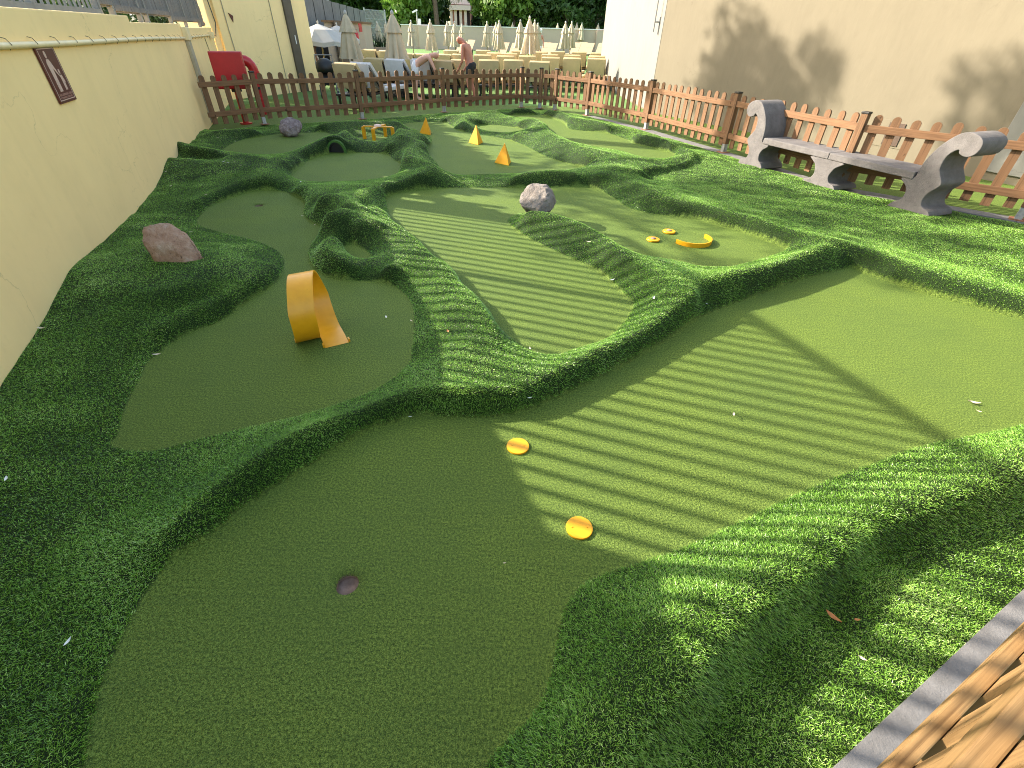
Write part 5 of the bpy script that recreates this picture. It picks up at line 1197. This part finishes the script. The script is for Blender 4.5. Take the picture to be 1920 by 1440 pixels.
# palm
q_ = atdist(822, 48, 56); root = thing('palm_tree', 'bare palm trunk with drooping dry fronds behind the far wall', 'palm', (q_[0], 56, 0.3))
b0 = np.array([q_[0], 56, 0.3]); tp = np.array([q_[0]-0.35, 56, 6.2])
MB().tube([b0, (b0+tp)/2, tp], [0.26, 0.22, 0.2], 12).build('trunk', M['bark'], root, smooth=True)
mb = MB()
for i in range(22):
    a = i*2.399; ln = random.uniform(2.2, 3.4); dr = random.uniform(1.2, 3.6); path = [tp+np.array([math.cos(a)*ln*t, math.sin(a)*ln*t, 0.7*t-dr*t*t]) for t in np.linspace(0, 1, 8)]
    mb.tube(path, [0.05, .045, .04, .035, .03, .025, .02, .01], 4)
    for j in range(1, 8):
        for s_ in (-1, 1):
            for e_ in range(3):
                pp = path[j-1]+(path[j]-path[j-1])*(e_/3); sd_ = np.array([-math.sin(a), math.cos(a), 0])*s_*0.4; mb.add([pp, pp+sd_*0.5+np.array([0, 0, -.12]), pp+sd_+np.array([0, 0, -.45]), pp+sd_*0.45+np.array([.03, 0, -.2])], [(0, 1, 2, 3)])
mb.build('crown', M['frond'], root)
# lamp post
q_ = atdist(783, 48, 53); zt_ = atdist(783, 21, 53)[2]; root = thing('lamp_post', 'thin white lamp post in front of the light green tree', 'lamp post', (q_[0], 53, 0.3))
MB().cyl((q_[0], 53, 0.3), 0.05, zt_-0.3, 10).build('pole', M['galv'], root); MB().obox((q_[0]-0.15, 53, zt_), (.93, 0, .37), (0, 1, 0), (-.37, 0, .93), (0.5, 0.2, 0.12)).build('lamp_head', M['white'], root)
MB().box((q_[0]+.2, 52.95, zt_-0.75), (0.26, 0.12, 0.45)).build('box', M['white'], root)
q_ = atdist(615, 5, 45); root = thing('flagpole', 'white pole above the grey screen panels', 'pole', (q_[0], 45, 0)); MB().cyl((q_[0], 45, 0), 0.08, 6.5, 12).build('pole', M['white'], root); MB().cyl((q_[0], 45, 0), 0.2, 0.1, 12).build('base', M['galv'], root)
# pink building
xa, xb = atdist(845, 20, 76)[0], atdist(881, 20, 76)[0]; root = thing('building', 'salmon pink building with white balcony between the trees', 'building', ((xa+xb)/2, 76, 0))
MB().box(((xa+xb)/2, 79, 5), (xb-xa, 5, 10)).build('wall', M['pink'], root)
zb = atdist(860, 19, 76)[2]; zt_ = atdist(860, 10, 76)[2]
MB().box(((xa+xb)/2, 76.2, (zb+zt_)/2), (xb-xa+0.2, 1.4, zt_-zb)).build('balcony', M['pinkw'], root); MB().box(((xa+xb)/2, 76.4, zt_+0.9), (xb-xa, 0.6, 1.6)).build('upper_panel', M['pinkw'], root)
for px in (846.5, 854.5, 864, 873): MB().box((atdist(px, 30, 76)[0], 76.0, zb/2), (0.32, 0.4, zb)).build('column', M['pinkw'], root)
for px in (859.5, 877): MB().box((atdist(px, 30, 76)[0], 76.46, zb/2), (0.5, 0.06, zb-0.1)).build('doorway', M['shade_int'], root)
# pool edge behind the umbrellas
q_ = atdist(765, 95, 40); mb = MB(); mb.box((q_[0]+0.5, 40, deckz(40)+0.03), (2.2, 2.6, 0.06)); tag(mb.build('water', M['water']), 'small patch of turquoise pool water', 'water', kind='structure')

# trees behind the left wall: their shade falls on the course, the lawn and the right building
tree('tall tree beyond the left building casting shade on the right building', (-12.5, 17.9, 0), 6.0, (-12.0, 17.55, 10.2), (1.0, 1.2, 1.4), 22, 150, 0.10, M['leaf_d'], 41, crad=(0.4, 0.8))
tree('airy tree behind the grey boarded fence', (-9.6, 10.4, 1.35), 3.6, (-9.4, 10.2, 6.1), (1.9, 2.6, 1.5), 22, 55, 0.085, M['leaf_d'], 43, crad=(0.35, 0.7))
tree('slim tall tree close behind the end of the boards', (-10.4, 14.0, 1.35), 6.5, (-10.2, 13.95, 10.3), (0.6, 0.7, 0.6), 9, 70, 0.09, M['leaf_d'], 53, crad=(0.3, 0.5))
tree('tall thin tree behind the bank, farther from the wall', (-12.6, 11.6, 1.35), 6.0, (-12.2, 11.2, 9.0), (0.9, 1.1, 0.9), 10, 90, 0.10, M['leaf_d'], 47, crad=(0.35, 0.7))
r = np.random.default_rng(8); ys_ = r.uniform(1.0, 14.2, 130); cen = np.stack([[wx(y)-0.85-r.random()*0.4 for y in ys_], ys_, r.uniform(1.4, 1.85, 130)], -1)
V, Fq, T = leaf_cloud(cen, np.full((130, 3), 0.28), 170, 0.045, 9); loc = np.array([wx(7)-0.9, 7, 1.35])
root = thing('hedge', 'low dark hedge behind the railing and boards on the left wall', 'hedge', loc)
me = mesh_np('foliage', V-loc, Fq, 4); a_ = me.attributes.new('tint', 'FLOAT', 'POINT'); a_.data.foreach_set('value', (T*0.6).astype(np.float32)); me.materials.append(M['leaf_d']); o = bpy.data.objects.new('foliage', me); COL.objects.link(o); o.parent = root
mb = MB()
for y in np.arange(1.2, 14.1, 0.5): mb.tube([wp(y, -0.9, 1.3), wp(y+.05, -0.88, 1.6)], [.02, .01], 5)
mb.build('stems', M['bark'], root)

for i_, (y_, lb) in enumerate([(3.6, 'bushy shrub on the bank opposite the bar railing'), (5.4, 'second bushy shrub along the bank behind the hedge'), (7.4, 'dark shrub on the bank behind the first grey boards'), (9.6, 'dark shrub on the bank behind the middle grey boards'), (12.0, 'dark shrub on the bank behind the last grey boards')]):
    x_ = wx(y_)-4.6; rt_ = thing('shrub', lb, 'shrub', (x_, y_, 1.35), 0, 'shrubs on the bank behind the left wall')
    r = np.random.default_rng(60+i_); u = r.normal(size=(26, 3)); u /= np.linalg.norm(u, axis=1)[:, None]; cen = np.array([x_, y_, 2.2])+u*np.array([0.8, 1.0, 0.65])*(r.random(26)**0.4)[:, None]
    V, Fq, T = leaf_cloud(cen, np.full((26, 3), 0.38), 110, 0.06, 70+i_); me = mesh_np('foliage', V-np.array([x_, y_, 1.35]), Fq, 4); a_ = me.attributes.new('tint', 'FLOAT', 'POINT'); a_.data.foreach_set('value', (T*0.6).astype(np.float32)); me.materials.append(M['leaf_d'])
    o = bpy.data.objects.new('foliage', me); COL.objects.link(o); o.parent = rt_
    MB().tube([(x_, y_, 1.3), (x_+.05, y_, 1.8), (x_+.1, y_+.1, 2.3)], [.06, .05, .02], 7).build('stem', M['bark'], rt_)
